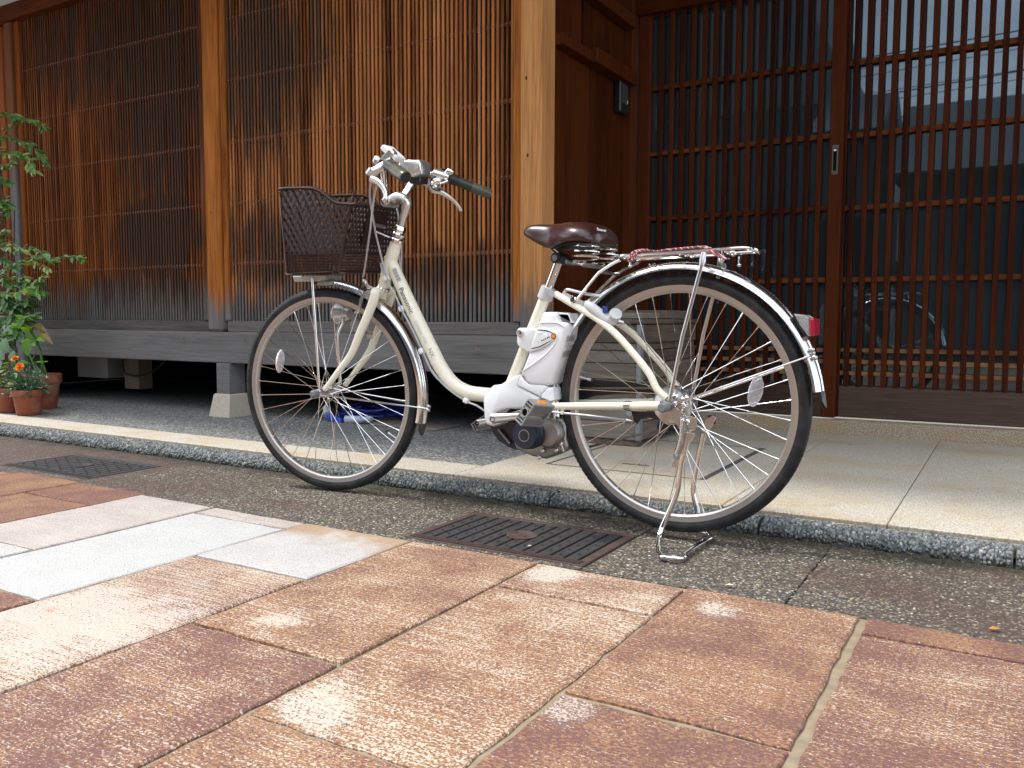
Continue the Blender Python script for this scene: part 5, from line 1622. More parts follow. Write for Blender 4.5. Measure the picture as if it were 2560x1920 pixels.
mot = bp('motor_housing', MB().prism(cs_o, NL, .060, .008), M_cast, sharp=50)
mc = Vector((-1.1400, 1.9890, 0.2500))
bp('motor_cap', MB().lathe([(.040, -.060), (.041, -.030), (.0385, -.028), (.0385, -.006), (.036, 0), (.006, .0008)], mc, NL, 36), M_navy, mot)
bp('cap_ring', MB().lathe([(.0165, .0006), (.0165, .0014), (.0150, .0014), (.0150, .0006)], mc, NL, 36, cap=False), plain('silver_ring', (0.45, 0.42, 0.38), 0.4, 0.6), mot)
bp('cap_badge', MB().lathe([(.0148, .0004), (.0146, .0018), (.010, .0024), (.002, .0024)], mc, NL, 30), M_blackp, mot)
bp('housing_dome', MB().lathe([(.046, -.02), (.043, .010), (.034, .022), (.020, .026), (.004, .027)], (-1.0970, 2.0610, 0.2520), NL, 30), M_cast, mot)
bt_ = MB()
for q in ((-1.1160, 2.0510, 0.2020), (-1.0620, 2.0570, 0.2250), (-1.0770, 2.0590, 0.2050), (-1.1320, 2.0590, 0.1810), (-1.1060, 2.0410, 0.2890)):
    bt_.lathe([(.0062, -.010), (.0062, .002), (.0045, .004)], q, NL, 10)
bp('housing_bolts', bt_, M_steel, mot)
cg = [(-1.3270, 2.1110, 0.2550), (-1.2770, 2.1110, 0.2630), (-1.2160, 2.1110, 0.2670), (-1.2030, 2.1110, 0.1860), (-1.2420, 2.1110, 0.1880), (-1.2640, 2.1110, 0.1930), (-1.2970, 2.1110, 0.2100), (-1.3190, 2.1110, 0.2340)]
bp('chain_case', MB().prism(cg, NL, .012, 0), M_blackp, smooth=False)
top_band = [(-1.2490, 2.1360, 0.3860), (-1.0000, 2.1360, 0.3990), (-0.8100, 2.1360, 0.3950), (-0.8100, 2.1360, 0.3580), (-0.8430, 2.1360, 0.3690), (-0.9360, 2.1360, 0.3620), (-0.9990, 2.1360, 0.3530), (-1.0520, 2.1360, 0.3370), (-1.2490, 2.1360, 0.3080)]
bp('chain_guard', MB().prism(top_band, NL, .004, 0), plain('smoky_black_guard', (0.022, 0.019, 0.018), 0.4), smooth=False)
# chain: upper and lower run
ch = MB()
def run(p, q):
    p, q = Vector(p), Vector(q)
    n_ = int((q - p).length / .0105)
    d = (q - p).normalized()
    s_ = d.cross(Y_).normalized()
    for i in range(n_):
        c_ = p + d * (i + .5) * .0105
        w_ = .0028 if i % 2 else .0042
        ch.obox(c_, (d, Y_, s_), (.0062, w_, .0030), .0012)
        ch.tube([c_ - d * .005 - Y_ * .0045, c_ - d * .005 + Y_ * .0045], .0036, 6)
run((-1.2890, 2.1030, 0.2420), (-1.2450, 2.1030, 0.1970))
run((-1.2450, 2.1290, 0.3650), (-0.8080, 2.1290, 0.3850))
run((-1.1630, 2.1290, 0.1840), (-1.0140, 2.1290, 0.2100))
run((-1.0140, 2.1290, 0.2100), (-0.8390, 2.1290, 0.2640))
run((-0.8390, 2.1290, 0.2640), (-0.7510, 2.1290, 0.3140))
bp('chain', ch, plain('grey_chain', (0.23, 0.22, 0.21), 0.4, 0.85), smooth=False, kind='stuff')
run2 = MB().lathe([(.036, -.003), (.036, .003)], HR - NL * .048, NL, 22).lathe([(.030, .004), (.022, .012)], HR - NL * .060, NL, 22)
bp('sprocket', run2, M_cast)
tn = MB().tube([(-0.7940, 2.1210, 0.2830), (-0.7530, 2.1210, 0.2840)], .009, 8, flat=(Y_, .5)).lathe([(.014, -.004), (.014, .004)], (-0.7940, 2.1210, 0.2850), NL, 16)
bp('chain_tensioner', tn, M_blackp)

# cranks and pedals
ck = MB()
pA, pB = Vector((-1.2410, 1.9950, 0.2890)), Vector((-1.0670, 1.9890, 0.3150))
ck.tube(spline([pA - X_ * .004, pA + (pB - pA) * .12, pA + (pB - pA) * .5, pB - (pB - pA) * .08, pB], 5), [.0145, .0130, .0095, .0110, .0125], 14, flat=(NL, .62))
crank = bp('crank', ck, M_alu)
bp('crank_bolt', MB().lathe([(.0085, -.002), (.0085, .0088), (.0070, .0094), (.0065, .0070), (.001, .0072)], pA, NL, 18), plain('dark_bolt', (0.10, 0.095, 0.09), 0.4, 0.7), crank)
fA, fB = Vector((pA.x, 2 * 2.081 - pA.y, pA.z)), Vector((-1.4050, 2.1690, 0.2480))
ck = MB().tube(spline([fA, fA.lerp(fB, .5), fB], 4), [.0125, .0095, .0135], 14, flat=(NL, .65)).tube([pA, fA], .009, 12)
cr2 = bp('crank', ck, M_alu)
bp('crank_bolt', MB().lathe([(.0075, 0), (.0075, .010), (.0055, .0105), (.005, .0085)], fB, NL, 16), plain('dark_bolt_far', (0.03, 0.03, 0.03), 0.4, 0.7), cr2)
def pedal(axis_in, axis_out, d1, sgn):
    """Grey resin pedal; d1 is the direction across its tread."""
    ax = (axis_out - axis_in).normalized()
    d1 = (d1 - ax * d1.dot(ax)).normalized()
    d2 = ax.cross(d1).normalized()
    L = (axis_out - axis_in).length
    c_ = (axis_in + axis_out) / 2
    mb = MB()
    for e_ in (0.06, .94):
        q = axis_in + ax * L * e_
        for s_ in (1, -1):                      # ladder of the end plates
            mb.obox(q + d2 * .0125 * s_, (d1, ax, d2), (.033, .004, .0018), .0008)
            mb.obox(q + d1 * .033 * s_, (d1, ax, d2), (.0022, .004, .0140), .0008)
            for k in (.014, .0235):
                mb.obox(q + d1 * k * s_, (d1, ax, d2), (.0012, .004, .0125))
        mb.lathe([(.0130, -.0045), (.0130, .0045), (.0098, .0045), (.0098, -.0045)], q, ax, 20, cap=False)
    for s_ in (1, -1):
        mb.obox(c_ + d1 * .033 * s_, (d1, ax, d2), (.0022, L * .46, .0135), .001)
        for r_ in range(6):
            mb.obox(c_ + d1 * (.012 + r_ * .0040) * s_ + d2 * .0135, (d1, ax, d2), (.0009, L * .42, .0015))
            mb.obox(c_ + d1 * (.012 + r_ * .0040) * s_ - d2 * .0135, (d1, ax, d2), (.0009, L * .42, .0015))
        mb.obox(c_ + d1 * .022 * s_, (d1, ax, d2), (.010, L * .36, .0115), .001)
    mb.tube([axis_in - ax * .012, axis_out - ax * L * .08], .0085, 12)
    p_ = bp('pedal', mb, M_pedal, smooth=False)
    for s_ in (1, -1):
        bp('pedal_reflector', MB().obox(c_ + d1 * .0352 * s_ + ax * .0, (d1, ax, d2), (.0012, L * .20, .0070), .0005), M_amber, p_, smooth=False)
    bp('axle_hole', MB().lathe([(.0096, 0), (.0096, .0008)], axis_out - ax * L * .07, ax, 18), M_black, p_)
pedal(pB + NL * .012, Vector((-1.0830, 1.8890, 0.3270)), X_ * .55 + Z_ * .80, 1)
pedal(fB - NL * .012, fB - NL * .105, X_ * .8 + Z_ * .5, -1)

# ---- rear axle group
dp = [(-0.7590, 2.0050, 0.3650), (-0.7350, 2.0050, 0.3620), (-0.7260, 2.0050, 0.3560), (-0.7070, 2.0050, 0.3440), (-0.6900, 2.0050, 0.3310), (-0.6640, 2.0050, 0.3280), (-0.6610, 2.0050, 0.3050), (-0.6700, 2.0050, 0.2940), (-0.6960, 2.0050, 0.2900), (-0.7150, 2.0050, 0.3070), (-0.7340, 2.0050, 0.3270), (-0.7570, 2.0050, 0.3370)]
drop = bp('dropout_plate', MB().prism(dp, NL, .005, .001), M_steel, smooth=False)
bp('stand_bracket', MB().prism([(-0.6860, 2.0020, 0.3310), (-0.6610, 2.0020, 0.3270), (-0.6610, 2.0020, 0.3060), (-0.6940, 2.0020, 0.3030), (-0.6890, 2.0020, 0.3200)], NL, .003, .0008), M_steel, drop, smooth=False)
rb = MB().lathe([(.030, .018), (.047, .020), (.050, .026), (.050, .046), (.044, .056), (.030, .060), (.016, .066)], HR, NL, 32)
brk = bp('rear_drum', rb, M_steel)
bp('axle_cap', MB().lathe([(.011, .078), (.0125, .082), (.0125, .112), (.009, .118)], HR, NL, 16), plain('grey_nut_cap', (0.16, 0.175, 0.19), 0.5), brk)
bb_ = MB()
for q in ((-0.7220, 2.0150, 0.3750), (-0.7030, 2.0190, 0.3680), (-0.6930, 2.0190, 0.3720), (-0.6980, 2.0110, 0.3550), (-0.6830, 1.9990, 0.3160), (-0.7180, 2.0030, 0.3580)):
    bb_.lathe([(.0068, -.006), (.0068, .003), (.0045, .005)], q, NL, 10)
bp('drum_bolts', bb_, M_chrome, brk)
ba = [(-0.8460, 2.0310, 0.3300), (-0.7720, 2.0310, 0.3330), (-0.7550, 2.0310, 0.3180), (-0.7580, 2.0310, 0.3100), (-0.8010, 2.0310, 0.3170), (-0.8210, 2.0310, 0.3100), (-0.8290, 2.0310, 0.2970), (-0.8380, 2.0310, 0.3050)]
bp('brake_arm', MB().prism(ba, NL, .008, .001), M_blackp, smooth=False)
bp('brake_rod', MB().tube(spline([(-1.0850, 2.0210, 0.3190), (-1.0740, 2.0250, 0.3150), (-0.9630, 2.0260, 0.3120), (-0.8570, 2.0270, 0.3070)], 3), .0030, 8), M_cable)
bp('rod_nut', MB().tube([(-0.8570, 2.0270, 0.3070), (-0.8400, 2.0290, 0.3050)], .0055, 8), M_steel)
bp('cable_guide', MB().tube([(-1.0420, 2.0250, 0.3210), (-1.0420, 2.0250, 0.3110)], .0048, 8), M_cream)

# stand
sL = [(-0.6770, 1.9990, 0.2910), (-0.6840, 1.9980, 0.2690), (-0.6910, 1.9970, 0.2360), (-0.6980, 1.9970, 0.2070), (-0.7080, 1.9950, 0.1330), (-0.742, 1.978, 0.036), (-0.717, 1.905, 0.013), (-0.704, 1.882, 0.010), (-0.688, 1.866, 0.009), (-0.660, 1.874, 0.009), (-0.650, 1.892, 0.009), (-0.657, 1.935, 0.009), (-0.652, 2.060, 0.009), (-0.650, 2.100, 0.009), (-0.668, 2.128, 0.010), (-0.694, 2.145, 0.018), (-0.707, 2.160, 0.060), (-0.7200, 2.1640, 0.1160), (-0.7090, 2.1640, 0.1990), (-0.6950, 2.1640, 0.2680)]
stnd = bp('kickstand', MB().tube(spline(sL, 5), .0072, 12), M_chrome)
bp('stand_hinge', MB().prism([(-0.6910, 1.9910, 0.2920), (-0.6640, 1.9910, 0.2900), (-0.6660, 1.9910, 0.2820), (-0.6780, 1.9910, 0.2640), (-0.6850, 1.9910, 0.2380), (-0.6940, 1.9910, 0.2030), (-0.7190, 1.9910, 0.2030), (-0.7190, 1.9910, 0.2140), (-0.7040, 1.9910, 0.2360), (-0.6900, 1.9910, 0.2700)], NL, .012, .001), M_steel, stnd, smooth=False)
s0, s1 = Vector((-0.6910, 1.9830, 0.3350)), Vector((-0.7060, 1.9810, 0.2260))
hel = []
T_ = (s1 - s0)
tx = T_.normalized().cross(NL).normalized()
for k in range(25 * 12 + 1):
    a = k / 12 * 2 * math.pi
    t_ = k / (25 * 12)
    bow = tx * (-.006 * math.sin(t_ * math.pi))
    hel.append(s0 + T_ * (.06 + t_ * .84) + bow + (tx * math.cos(a) + NL * math.sin(a)) * .0062)
spr = MB().tube(hel, .0015, 5)
spr.tube(spline([(-0.7010, 1.9910, 0.3430), (-0.6920, 1.9830, 0.3460), (-0.6850, 1.9810, 0.3410), (-0.6890, 1.9820, 0.3330)], 4), .0022, 6)
spr.tube(spline([hel[-1], s1 + Z_ * -.004, (-0.7070, 1.9810, 0.2200), (-0.7090, 1.9850, 0.2150)], 3), .0022, 6)
bp('stand_spring', spr, M_chrome, stnd)
bp('stand_catch', MB().prism([(-0.6710, 2.1590, 0.3170), (-0.6620, 2.1590, 0.3120), (-0.6720, 2.1590, 0.2880), (-0.6900, 2.1590, 0.2620), (-0.6960, 2.1590, 0.2690), (-0.6910, 2.1590, 0.3050)], NL, .006, .001), M_steel, stnd, smooth=False)
bp('catch_reflector', MB().obox((-0.6750, 2.1660, 0.3050), (X_, Y_, Z_), (.010, .004, .012), .002), plain('dark_red_reflector', (0.10, 0.008, 0.008), 0.2), stnd, smooth=False)

# ---- ring lock, rear rack
rk_ = spline([(-0.9820, 2.0410, 0.6080), (-0.9630, 2.0370, 0.5970), (-0.9390, 2.0370, 0.5790), (-0.9160, 2.0370, 0.5650), (-0.9000, 2.0370, 0.5700)], 5)
rl_ = MB().tube(rk_, [.010, .014, .015, .016, .019], 12, flat=(NL, .75))
rl_.tube([(-0.9020, 2.0410, 0.5700), (-0.8890, 2.0260, 0.5820)], .0165, 14)
rl_.tube(spline([(-0.9820, 2.0410, 0.6080), (-1.0010, 2.0810, 0.6080), (-1.0200, 2.1210, 0.6090)], 4), .008, 10)
rlo = bp('ring_lock', rl_, M_lgrey, sharp=50)
bp('lock_key', MB().obox((-0.9220, 2.0310, 0.5920), (X_, Y_, Z_), (.005, .006, .008), .001), plain('blue_key', (0.02, 0.04, 0.30), 0.35), rlo, smooth=False)
bp('lock_bolt', MB().tube([(-0.8930, 2.0410, 0.5620), (-0.8800, 2.0510, 0.5580)], .006, 10), M_steel, rlo)
RKW = .066
rw = MB()
lo_ = [(-0.9080, 2.0810, 0.7310), (-0.8830, 2.0310, 0.7280), (-0.8710, 2.0170, 0.7280), (-0.8220, 2.0150, 0.7290), (-0.7180, 2.0150, 0.7310), (-0.6190, 2.0150, 0.7340), (-0.5690, 2.0170, 0.7360), (-0.5460, 2.0360, 0.7340), (-0.5400, 2.0810, 0.7290)]
loopn = [Vector(p) for p in lo_]
loopf = [Vector((p.x, 2 * 2.081 - p.y, p.z)) for p in reversed(loopn[1:-1])]
rw.tube(spline(loopn + loopf, 5, closed=True), .0052, 10, closed=True)
for q in (-.022, .022):
    a_, b_ = Vector((-0.9040, 2.0810, 0.7280)), Vector((-0.6060, 2.0810, 0.7340))
    rw.tube([a_ + Y_ * q, b_ + Y_ * q], .0036, 8)
for q in ((-0.8740, 2.0810, 0.7270), (-0.7270, 2.0810, 0.7310), (-0.6190, 2.0810, 0.7330)):
    q = Vector(q) - Z_ * .006
    rw.tube([q - Y_ * RKW, q + Y_ * RKW], .0038, 8)
rack = bp('rear_rack', rw, M_chrome)
hooks_ = MB()
for a_, b_ in (((-0.8460, 2.0110, 0.7250), (-0.8450, 2.0110, 0.7010)), ((-0.6090, 2.0110, 0.7300), (-0.6080, 2.0110, 0.7100)), ((-0.6090, 2.1510, 0.7260), (-0.6080, 2.1510, 0.7040)), ((-0.8390, 2.1510, 0.7150), (-0.8390, 2.1510, 0.7010))):
    hooks_.tube([a_, b_], .0028, 8).ball(b_, .0052, 8, 6)
bp('rack_hooks', hooks_, M_chrome, rack)
for sgn in (1, -1):
    pts = [(-0.8760, 2.0190, 0.7180), (-0.9010, 2.0210, 0.7080), (-0.9310, 2.0260, 0.6920), (-0.9450, 2.0290, 0.6820), (-0.9990, 2.0410, 0.6290), (-1.0110, 2.0450, 0.6170)]
    if sgn < 0:
        pts = [(p[0], 2 * 2.081 - p[1], p[2]) for p in pts]
    bp('rack_arm', MB().tube(spline(pts, 4), .0046, 10), M_chrome, rack)
    pts = [(-0.6560, 2.0130, 0.7280), (-0.6570, 2.0090, 0.7070), (-0.6590, 2.0050, 0.6930), (-0.7010, 2.0010, 0.5260), (-0.7190, 1.9970, 0.4210), (-0.7290, 1.9950, 0.3660)]
    if sgn < 0:
        pts = [(p[0], 2 * 2.081 - p[1], p[2]) for p in pts]
    bp('rack_strut', MB().tube(pts, [.0065, .0085, .0050, .0050, .0050, .0055], 10, flat=(NL, .6)), M_steel, rack)
bp('rack_bar', MB().tube([Vector((-0.9320, 2.0250, 0.6890)), Vector((-0.9320, 2.0250, 0.6890)) + Y_ * .112], .005, 8), M_chrome, rack)
bp('arm_bolt', MB().lathe([(.010, 0), (.010, .006), (.007, .009)], (-1.0210, 2.0470, 0.6190), NL, 14), M_chrome, rack)
bp('guard_bracket', MB().prism([(-0.6290, 2.0810, 0.7090), (-0.6220, 2.0810, 0.7040), (-0.6210, 2.0810, 0.6880), (-0.6320, 2.0810, 0.6880), (-0.6330, 2.0810, 0.6980)], NL, .004, 0), M_steel, rack, smooth=False)
bp('quick_lever', MB().tube(spline([(-1.0560, 2.0610, 0.6400), (-1.0420, 2.0510, 0.6460), (-0.9910, 2.0510, 0.6350), (-0.9480, 2.0510, 0.6280)], 4), [.0035, .0045, .0050, .0055], 8), M_steel)

# red striped cord wound round the rack (lies on it)
cord = thing('tie_cord', (-0.75, 2.05, 0.73), 'red white and black braided cord wound around the rear rack', 'cord')
def cord_mat(name, a, b, c_):
    m = Mat(name, 0.8, color=a)
    p = m.pos()
    w_ = m.node('ShaderNodeTexWave', {'Vector': p, 'Scale': 38.0, 'Distortion': 3.0, 'Detail': 1.0}, bands_direction='DIAGONAL').outputs['Fac']
    m.set('Base Color', m.mix(m.step(w_, .45, .55), a, m.mix(m.step(w_, .80, .86), b, c_)))
    return m.m
M_cord1 = cord_mat('cord_red_black', (0.36, 0.045, 0.06), (0.03, 0.015, 0.02), (0.60, 0.42, 0.42))
M_cord2 = cord_mat('cord_red_white', (0.62, 0.42, 0.42), (0.40, 0.05, 0.07), (0.05, 0.02, 0.025))
rc_ = random.Random(11)
def strand(pts, mat, r_=.0024):
    j = [tuple(Vector(p) + Vector((rc_.uniform(-.001, .001), rc_.uniform(-.002, .002), rc_.uniform(-.0008, .0008)))) for p in pts]
    part('strand', MB().tube(spline(j, 5), r_, 6), mat, cord)
for k in range(3):
    d = k * 9
    strand([(-0.8490, 2.0090, 0.7120), (-0.8460, 2.0060, 0.7230), (-0.8360, 2.0110, 0.7350), (-0.8210, 2.0310, 0.7420), (-0.7940, 2.0610, 0.7390), (-0.7660, 2.0710, 0.7430), (-0.6800, 2.0610, 0.7460), (-0.6520, 2.0310, 0.7410), (-0.6330, 2.0090, 0.7270), (-0.6100, 2.0070, 0.7140), (-0.5940, 2.0070, 0.7110)], (M_cord1, M_cord2)[k % 2])
for ox in (0, 12, 24, 38):
    a_, b_, c_, d_, e_ = Vector((-0.8480, 2.0070, 0.7130)), Vector((-0.8430, 2.0050, 0.7270)), Vector((-0.8330, 2.0090, 0.7380)), Vector((-0.8140, 2.0210, 0.7400)), Vector((-0.8320, 2.0310, 0.7360))
    sh = X_ * ox * .00035
    strand([a_ + sh, b_ + sh, c_ + sh, d_ + sh, e_ + sh], (M_cord2, M_cord1)[(ox // 12) % 2])
for ox in (0, 10, 22, 34):
    sh = X_ * ox * .00035 + Z_ * (-ox) * .00006
    strand([Vector(p) + sh for p in ((-0.6910, 2.0810, 0.7470), (-0.6600, 2.0310, 0.7430), (-0.6370, 2.0070, 0.7300), (-0.6220, 2.0070, 0.7190), (-0.6030, 2.0080, 0.7110))], (M_cord1, M_cord2)[(ox // 10) % 2])
strand([(-0.8460, 2.1410, 0.7140), (-0.8430, 2.1410, 0.7080), (-0.8370, 2.1410, 0.7060), (-0.8310, 2.1410, 0.7150)], M_cord1)
strand([(-0.7940, 2.0810, 0.7410), (-0.7550, 2.0610, 0.7430), (-0.7140, 2.0610, 0.7440), (-0.6860, 2.0710, 0.7470), (-0.6730, 2.0810, 0.7480)], M_cord1, .0028)

# ---- tail lamp
tl = [(-0.4490, 2.0510, 0.5810), (-0.4250, 2.0510, 0.5780), (-0.4140, 2.0510, 0.5710), (-0.4110, 2.0510, 0.5290), (-0.4170, 2.0510, 0.5310), (-0.4340, 2.0510, 0.5520)]
tail = bp('tail_lamp', MB().prism(tl, NL, .060, .003), M_clear, smooth=False)
bp('lamp_base', MB().prism([(-0.4520, 2.0550, 0.5760), (-0.4440, 2.0550, 0.5760), (-0.4170, 2.0550, 0.5330), (-0.4250, 2.0550, 0.5310), (-0.4390, 2.0550, 0.5500)], NL, .052, .001), M_blackp, tail, smooth=False)
bp('red_lens', MB().prism([(-0.4130, 2.0500, 0.5710), (-0.4020, 2.0500, 0.5690), (-0.4000, 2.0500, 0.5310), (-0.4110, 2.0500, 0.5280)], NL, .062, .003), M_red, tail, smooth=False)

# ------------------------------------------------------------------ pots and plants at the left
M_terra = Mat('terracotta', 0.75, spec=0.3)
_p = M_terra.pos()
_n = M_terra.noise(_p, 14, 5, 0.6)
_z = M_terra.sep(_p)[2]
M_terra.set('Base Color', M_terra.mix(M_terra.step(_n, .45, .75), (0.27, 0.078, 0.040), (0.36, 0.19, 0.14)))
M_terra = M_terra.m
M_soil = plain('potting_soil', (0.035, 0.025, 0.018), 0.95, var=0.4)
def pot(cx, cy, r_, h_, label, z0=ZT):
    t = thing('flower_pot', (cx, cy, z0), label, 'flower pot', 'terracotta pots at the left end')
    rb_ = r_ * .70
    pr = [(rb_ * .96, 0.0), (rb_, 0.004), (r_ * .885, h_ * .72), (r_ * .90, h_ * .735), (r_ * .975, h_ * .745), (r_, h_ * .77), (r_ * 1.01, h_ * .985), (r_ * .995, h_), (r_ * .93, h_), (r_ * .91, h_ * .93), (r_ * .88, h_ * .88)]
    b = MB().lathe(pr, (cx, cy, z0), (0, 0, 1), 40, cap=False)
    part('pot_body', b, M_terra, t, sharp=40)
    part('soil', MB().lathe([(r_ * .9, 0), (r_ * .6, .006), (.001, .009)], (cx, cy, z0 + h_ * .88), (0, 0, 1), 24, cap=False), M_soil, t)
    part('pot_base', MB().lathe([(rb_ * .94, 0), (rb_ * .94, .003)], (cx, cy, z0 + .0005), (0, 0, 1), 30), M_terra, t)
    return t
P1 = (-4.545, 2.575); P2 = (-4.755, 2.590); P3 = (-4.790, 2.800)
pot(*P1, .083, .134, 'small terracotta pot at the front planted with orange marigolds')
pot(*P2, .083, .134, 'small terracotta pot cut by the left picture edge beside the marigold pot')
pot(*P3, .100, .200, 'larger terracotta pot behind the marigold pot', ZT - .003)

def leaf_mesh(name, L, W, fold, droop, mat, n=6, shape=1.0, wave=0.0):
    """Pointed leaf along +X, face up, with a folded midrib."""
    vs, fs = [], []
    for i in range(n + 1):
        t = i / n
        w_ = W * .5 * (math.sin(math.pi * t ** shape)) ** 0.8 if 0 < t < 1 else 0.0006
        x_ = L * t
        z_ = -droop * L * t * t
        wv = wave * math.sin(t * 9)
        vs += [(x_, -w_, z_ + fold * w_ + wv), (x_, 0, z_), (x_, w_, z_ + fold * w_ - wv)]
    for i in range(n):
        a = 3 * i
        fs += [(a, a + 3, a + 4, a + 1), (a + 1, a + 4, a + 5, a + 2)]
    me = bpy.data.meshes.new(name)
    me.from_pydata(vs, [], fs)
    me.materials.append(mat)
    me.polygons.foreach_set('use_smooth', [True] * len(me.polygons))
    return me
def leaf_mat(name, a, b, rough=0.38):
    m = Mat(name, rough, spec=0.5)
    p = m.obj()
    y_ = m.sep(p)[1]
    rib = m.step(m.math('ABSOLUTE', y_), 0.0016, 0.0002)
    n = m.noise(m.pos(), 60, 3)
    col = m.mix(m.math('MULTIPLY_ADD', m.rnd(), .7, m.math('MULTIPLY', n, .3)), a, b)
    col = m.mix(m.math('MULTIPLY', rib, .35), col, (0.22, 0.30, 0.10))
    m.set('Base Color', col)
    m.set('Subsurface Weight', 0.0)
    tr = m.node('ShaderNodeBsdfTranslucent', {'Color': col})
    mx = m.node('ShaderNodeMixShader', {0: 0.25})
    m.t.links.new(m.b.outputs[0], mx.inputs[1])
    m.t.links.new(tr.outputs[0], mx.inputs[2])
    out = [q for q in m.t.nodes if q.type == 'OUTPUT_MATERIAL'][0]
    m.t.links.new(mx.outputs[0], out.inputs['Surface'])
    return m.m
M_lfdark = leaf_mat('dark_green_leaf', (0.045, 0.135, 0.030), (0.09, 0.22, 0.05))
M_lfmid = leaf_mat('green_leaf', (0.085, 0.225, 0.035), (0.18, 0.36, 0.065))
M_lfyel = leaf_mat('young_yellow_green_leaf', (0.20, 0.32, 0.05), (0.42, 0.46, 0.13))
M_lflime = leaf_mat('lime_green_leaf', (0.16, 0.40, 0.02), (0.32, 0.55, 0.05))
M_lfblue = leaf_mat('marigold_leaf_green', (0.05, 0.13, 0.06), (0.11, 0.20, 0.09))
M_lfred = leaf_mat('reddish_leaf', (0.16, 0.10, 0.03), (0.26, 0.20, 0.05))
M_twig = plain('brown_twig', (0.085, 0.05, 0.035), 0.7)
M_gstem = plain('green_stem', (0.07, 0.15, 0.035), 0.5)
rp = random.Random(21)
def place_leaf(me, parent, at, dirn, up=None, s=1.0, name='leaf', bake=False):
    d = Vector(dirn).normalized()
    u = Vector(up) if up else Vector((rp.gauss(0, .35), -0.55 + rp.gauss(0, .3), 0.8))
    side = u.cross(d)
    side = side.normalized() if side.length > 1e-5 else d.orthogonal().normalized()
    nn = d.cross(side)
    Mx = Matrix((d, side, nn)).transposed().to_4x4()
    Mx.translation = Vector(at) - world_loc(parent)
    if bake:
        return Mx @ Matrix.Scale(s, 4)
    o = bpy.data.objects.new(name, me)
    COL.objects.link(o)
    o.parent = parent
    o.matrix_local = Mx @ Matrix.Scale(s, 4)
    return Mx @ Matrix.Scale(s, 4)

nand = thing('nandina_shrub', (-5.25, 2.92, ZT), 'tall leafy shrub with pointed green leaves at the left house corner', 'shrub')
LN = {k: [leaf_mesh('leaf', .052, .019, .25, .18, m_), leaf_mesh('leaf', .043, .015, .35, .35, m_), leaf_mesh('leaf', .060, .021, .2, .28, m_)] for k, m_ in (('d', M_lfdark), ('m', M_lfmid), ('y', M_lfyel))}
stems = MB()
for pts, r_ in (([(-5.30, 2.95, ZT), (-5.28, 2.92, .5), (-5.27, 2.90, 1.0), (-5.29, 2.88, 1.5), (-5.33, 2.86, 1.95)], .008),
                ([(-5.22, 2.98, ZT), (-5.20, 2.95, .35), (-5.24, 2.92, .8), (-5.18, 2.90, 1.2)], .007),
                ([(-5.36, 2.92, ZT), (-5.38, 2.88, .6), (-5.36, 2.86, 1.3), (-5.30, 2.84, 1.75)], .007)):
    stems.tube(spline(pts, 5), [r_, r_ * .45], 7)
nleaf = [0]
extra = {}
def bake_leaf(me, parent, at, dirn, up=None, s=1.0):
    """Leaves past the first 300 go into one mesh per tone."""
    Mx = place_leaf(me, parent, at, dirn, up, s, bake=True)
    off = world_loc(parent)
    mb = extra.setdefault(me.materials[0], MB())
    mb.add([Mx @ v.co + off for v in me.vertices], [tuple(p_.vertices) for p_ in me.polygons])
def spray(pts, Y_pos, tones, gap=.019, big=1.0, tri=True, thick=.0022):
    P = [Vector(p) for p in spline(pts, 5)]
    stems.tube(P, [thick, thick * .5], 5)
    acc, last = 0.0, 0.0
    for i in range(1, len(P)):
        acc += (P[i] - P[i - 1]).length
        if acc - last >= gap or i == len(P) - 1:
            last = acc
            d = (P[i] - P[i - 1]).normalized()
            for k in range(3 if tri else 2):
                ang = (0.0, 1.0, -1.0)[k] * rp.uniform(.6, 1.1)
                dd = d * math.cos(ang) + (Vector((0, -.25, 1)).cross(d)).normalized() * math.sin(ang) * .8 + Vector((rp.gauss(0, .22), rp.gauss(-.05, .25), rp.gauss(-.12, .25)))
                dd.x += 0.15
                tone = rp.choice(tones)
                me = LN[tone][rp.randrange(3)]
                (place_leaf if nleaf[0] < 300 else bake_leaf)(me, nand, P[i] + Vector((rp.uniform(-.008, .008), rp.uniform(-.015, .015), rp.uniform(-.008, .008))), dd, s=big * rp.uniform(.75, 1.2))
                nleaf[0] += 1
spray([(-5.3360, 2.8400, 1.4340), (-5.1080, 2.8300, 1.6420), (-4.9040, 2.8100, 1.6880), (-4.6770, 2.8000, 1.6170)], 0, 'dm')
spray([(-5.3480, 2.8600, 1.7440), (-5.1570, 2.8500, 1.7550), (-4.9780, 2.8300, 1.7140)], 0, 'dm')
spray([(-5.2510, 2.8500, 1.6380), (-5.0060, 2.8400, 1.5880), (-4.7880, 2.8200, 1.5070), (-4.7150, 2.8200, 1.4400)], 0, 'dmd', .019)
spray([(-5.3190, 2.8600, 1.5650), (-5.1140, 2.8400, 1.5260), (-4.9170, 2.8200, 1.4810), (-4.8070, 2.8100, 1.3890)], 0, 'mym', .023, 1.05)
spray([(-5.3060, 2.8600, 1.4580), (-5.1710, 2.8500, 1.4630), (-5.0570, 2.8400, 1.4610)], 0, 'dm', .03, 1.1)
spray([(-5.4240, 2.8600, 1.3720), (-5.2310, 2.8400, 1.3900), (-5.1600, 2.8300, 1.3600)], 0, 'd', .03, 1.3)
spray([(-5.4000, 2.8600, 1.1310), (-5.2260, 2.8400, 1.1900), (-5.1510, 2.8300, 1.2550)], 0, 'dm', .019, 1.1)
spray([(-5.4080, 2.8600, 1.0350), (-5.2350, 2.8400, 1.0730), (-5.1480, 2.8300, 1.0800)], 0, 'my', .019, .9)
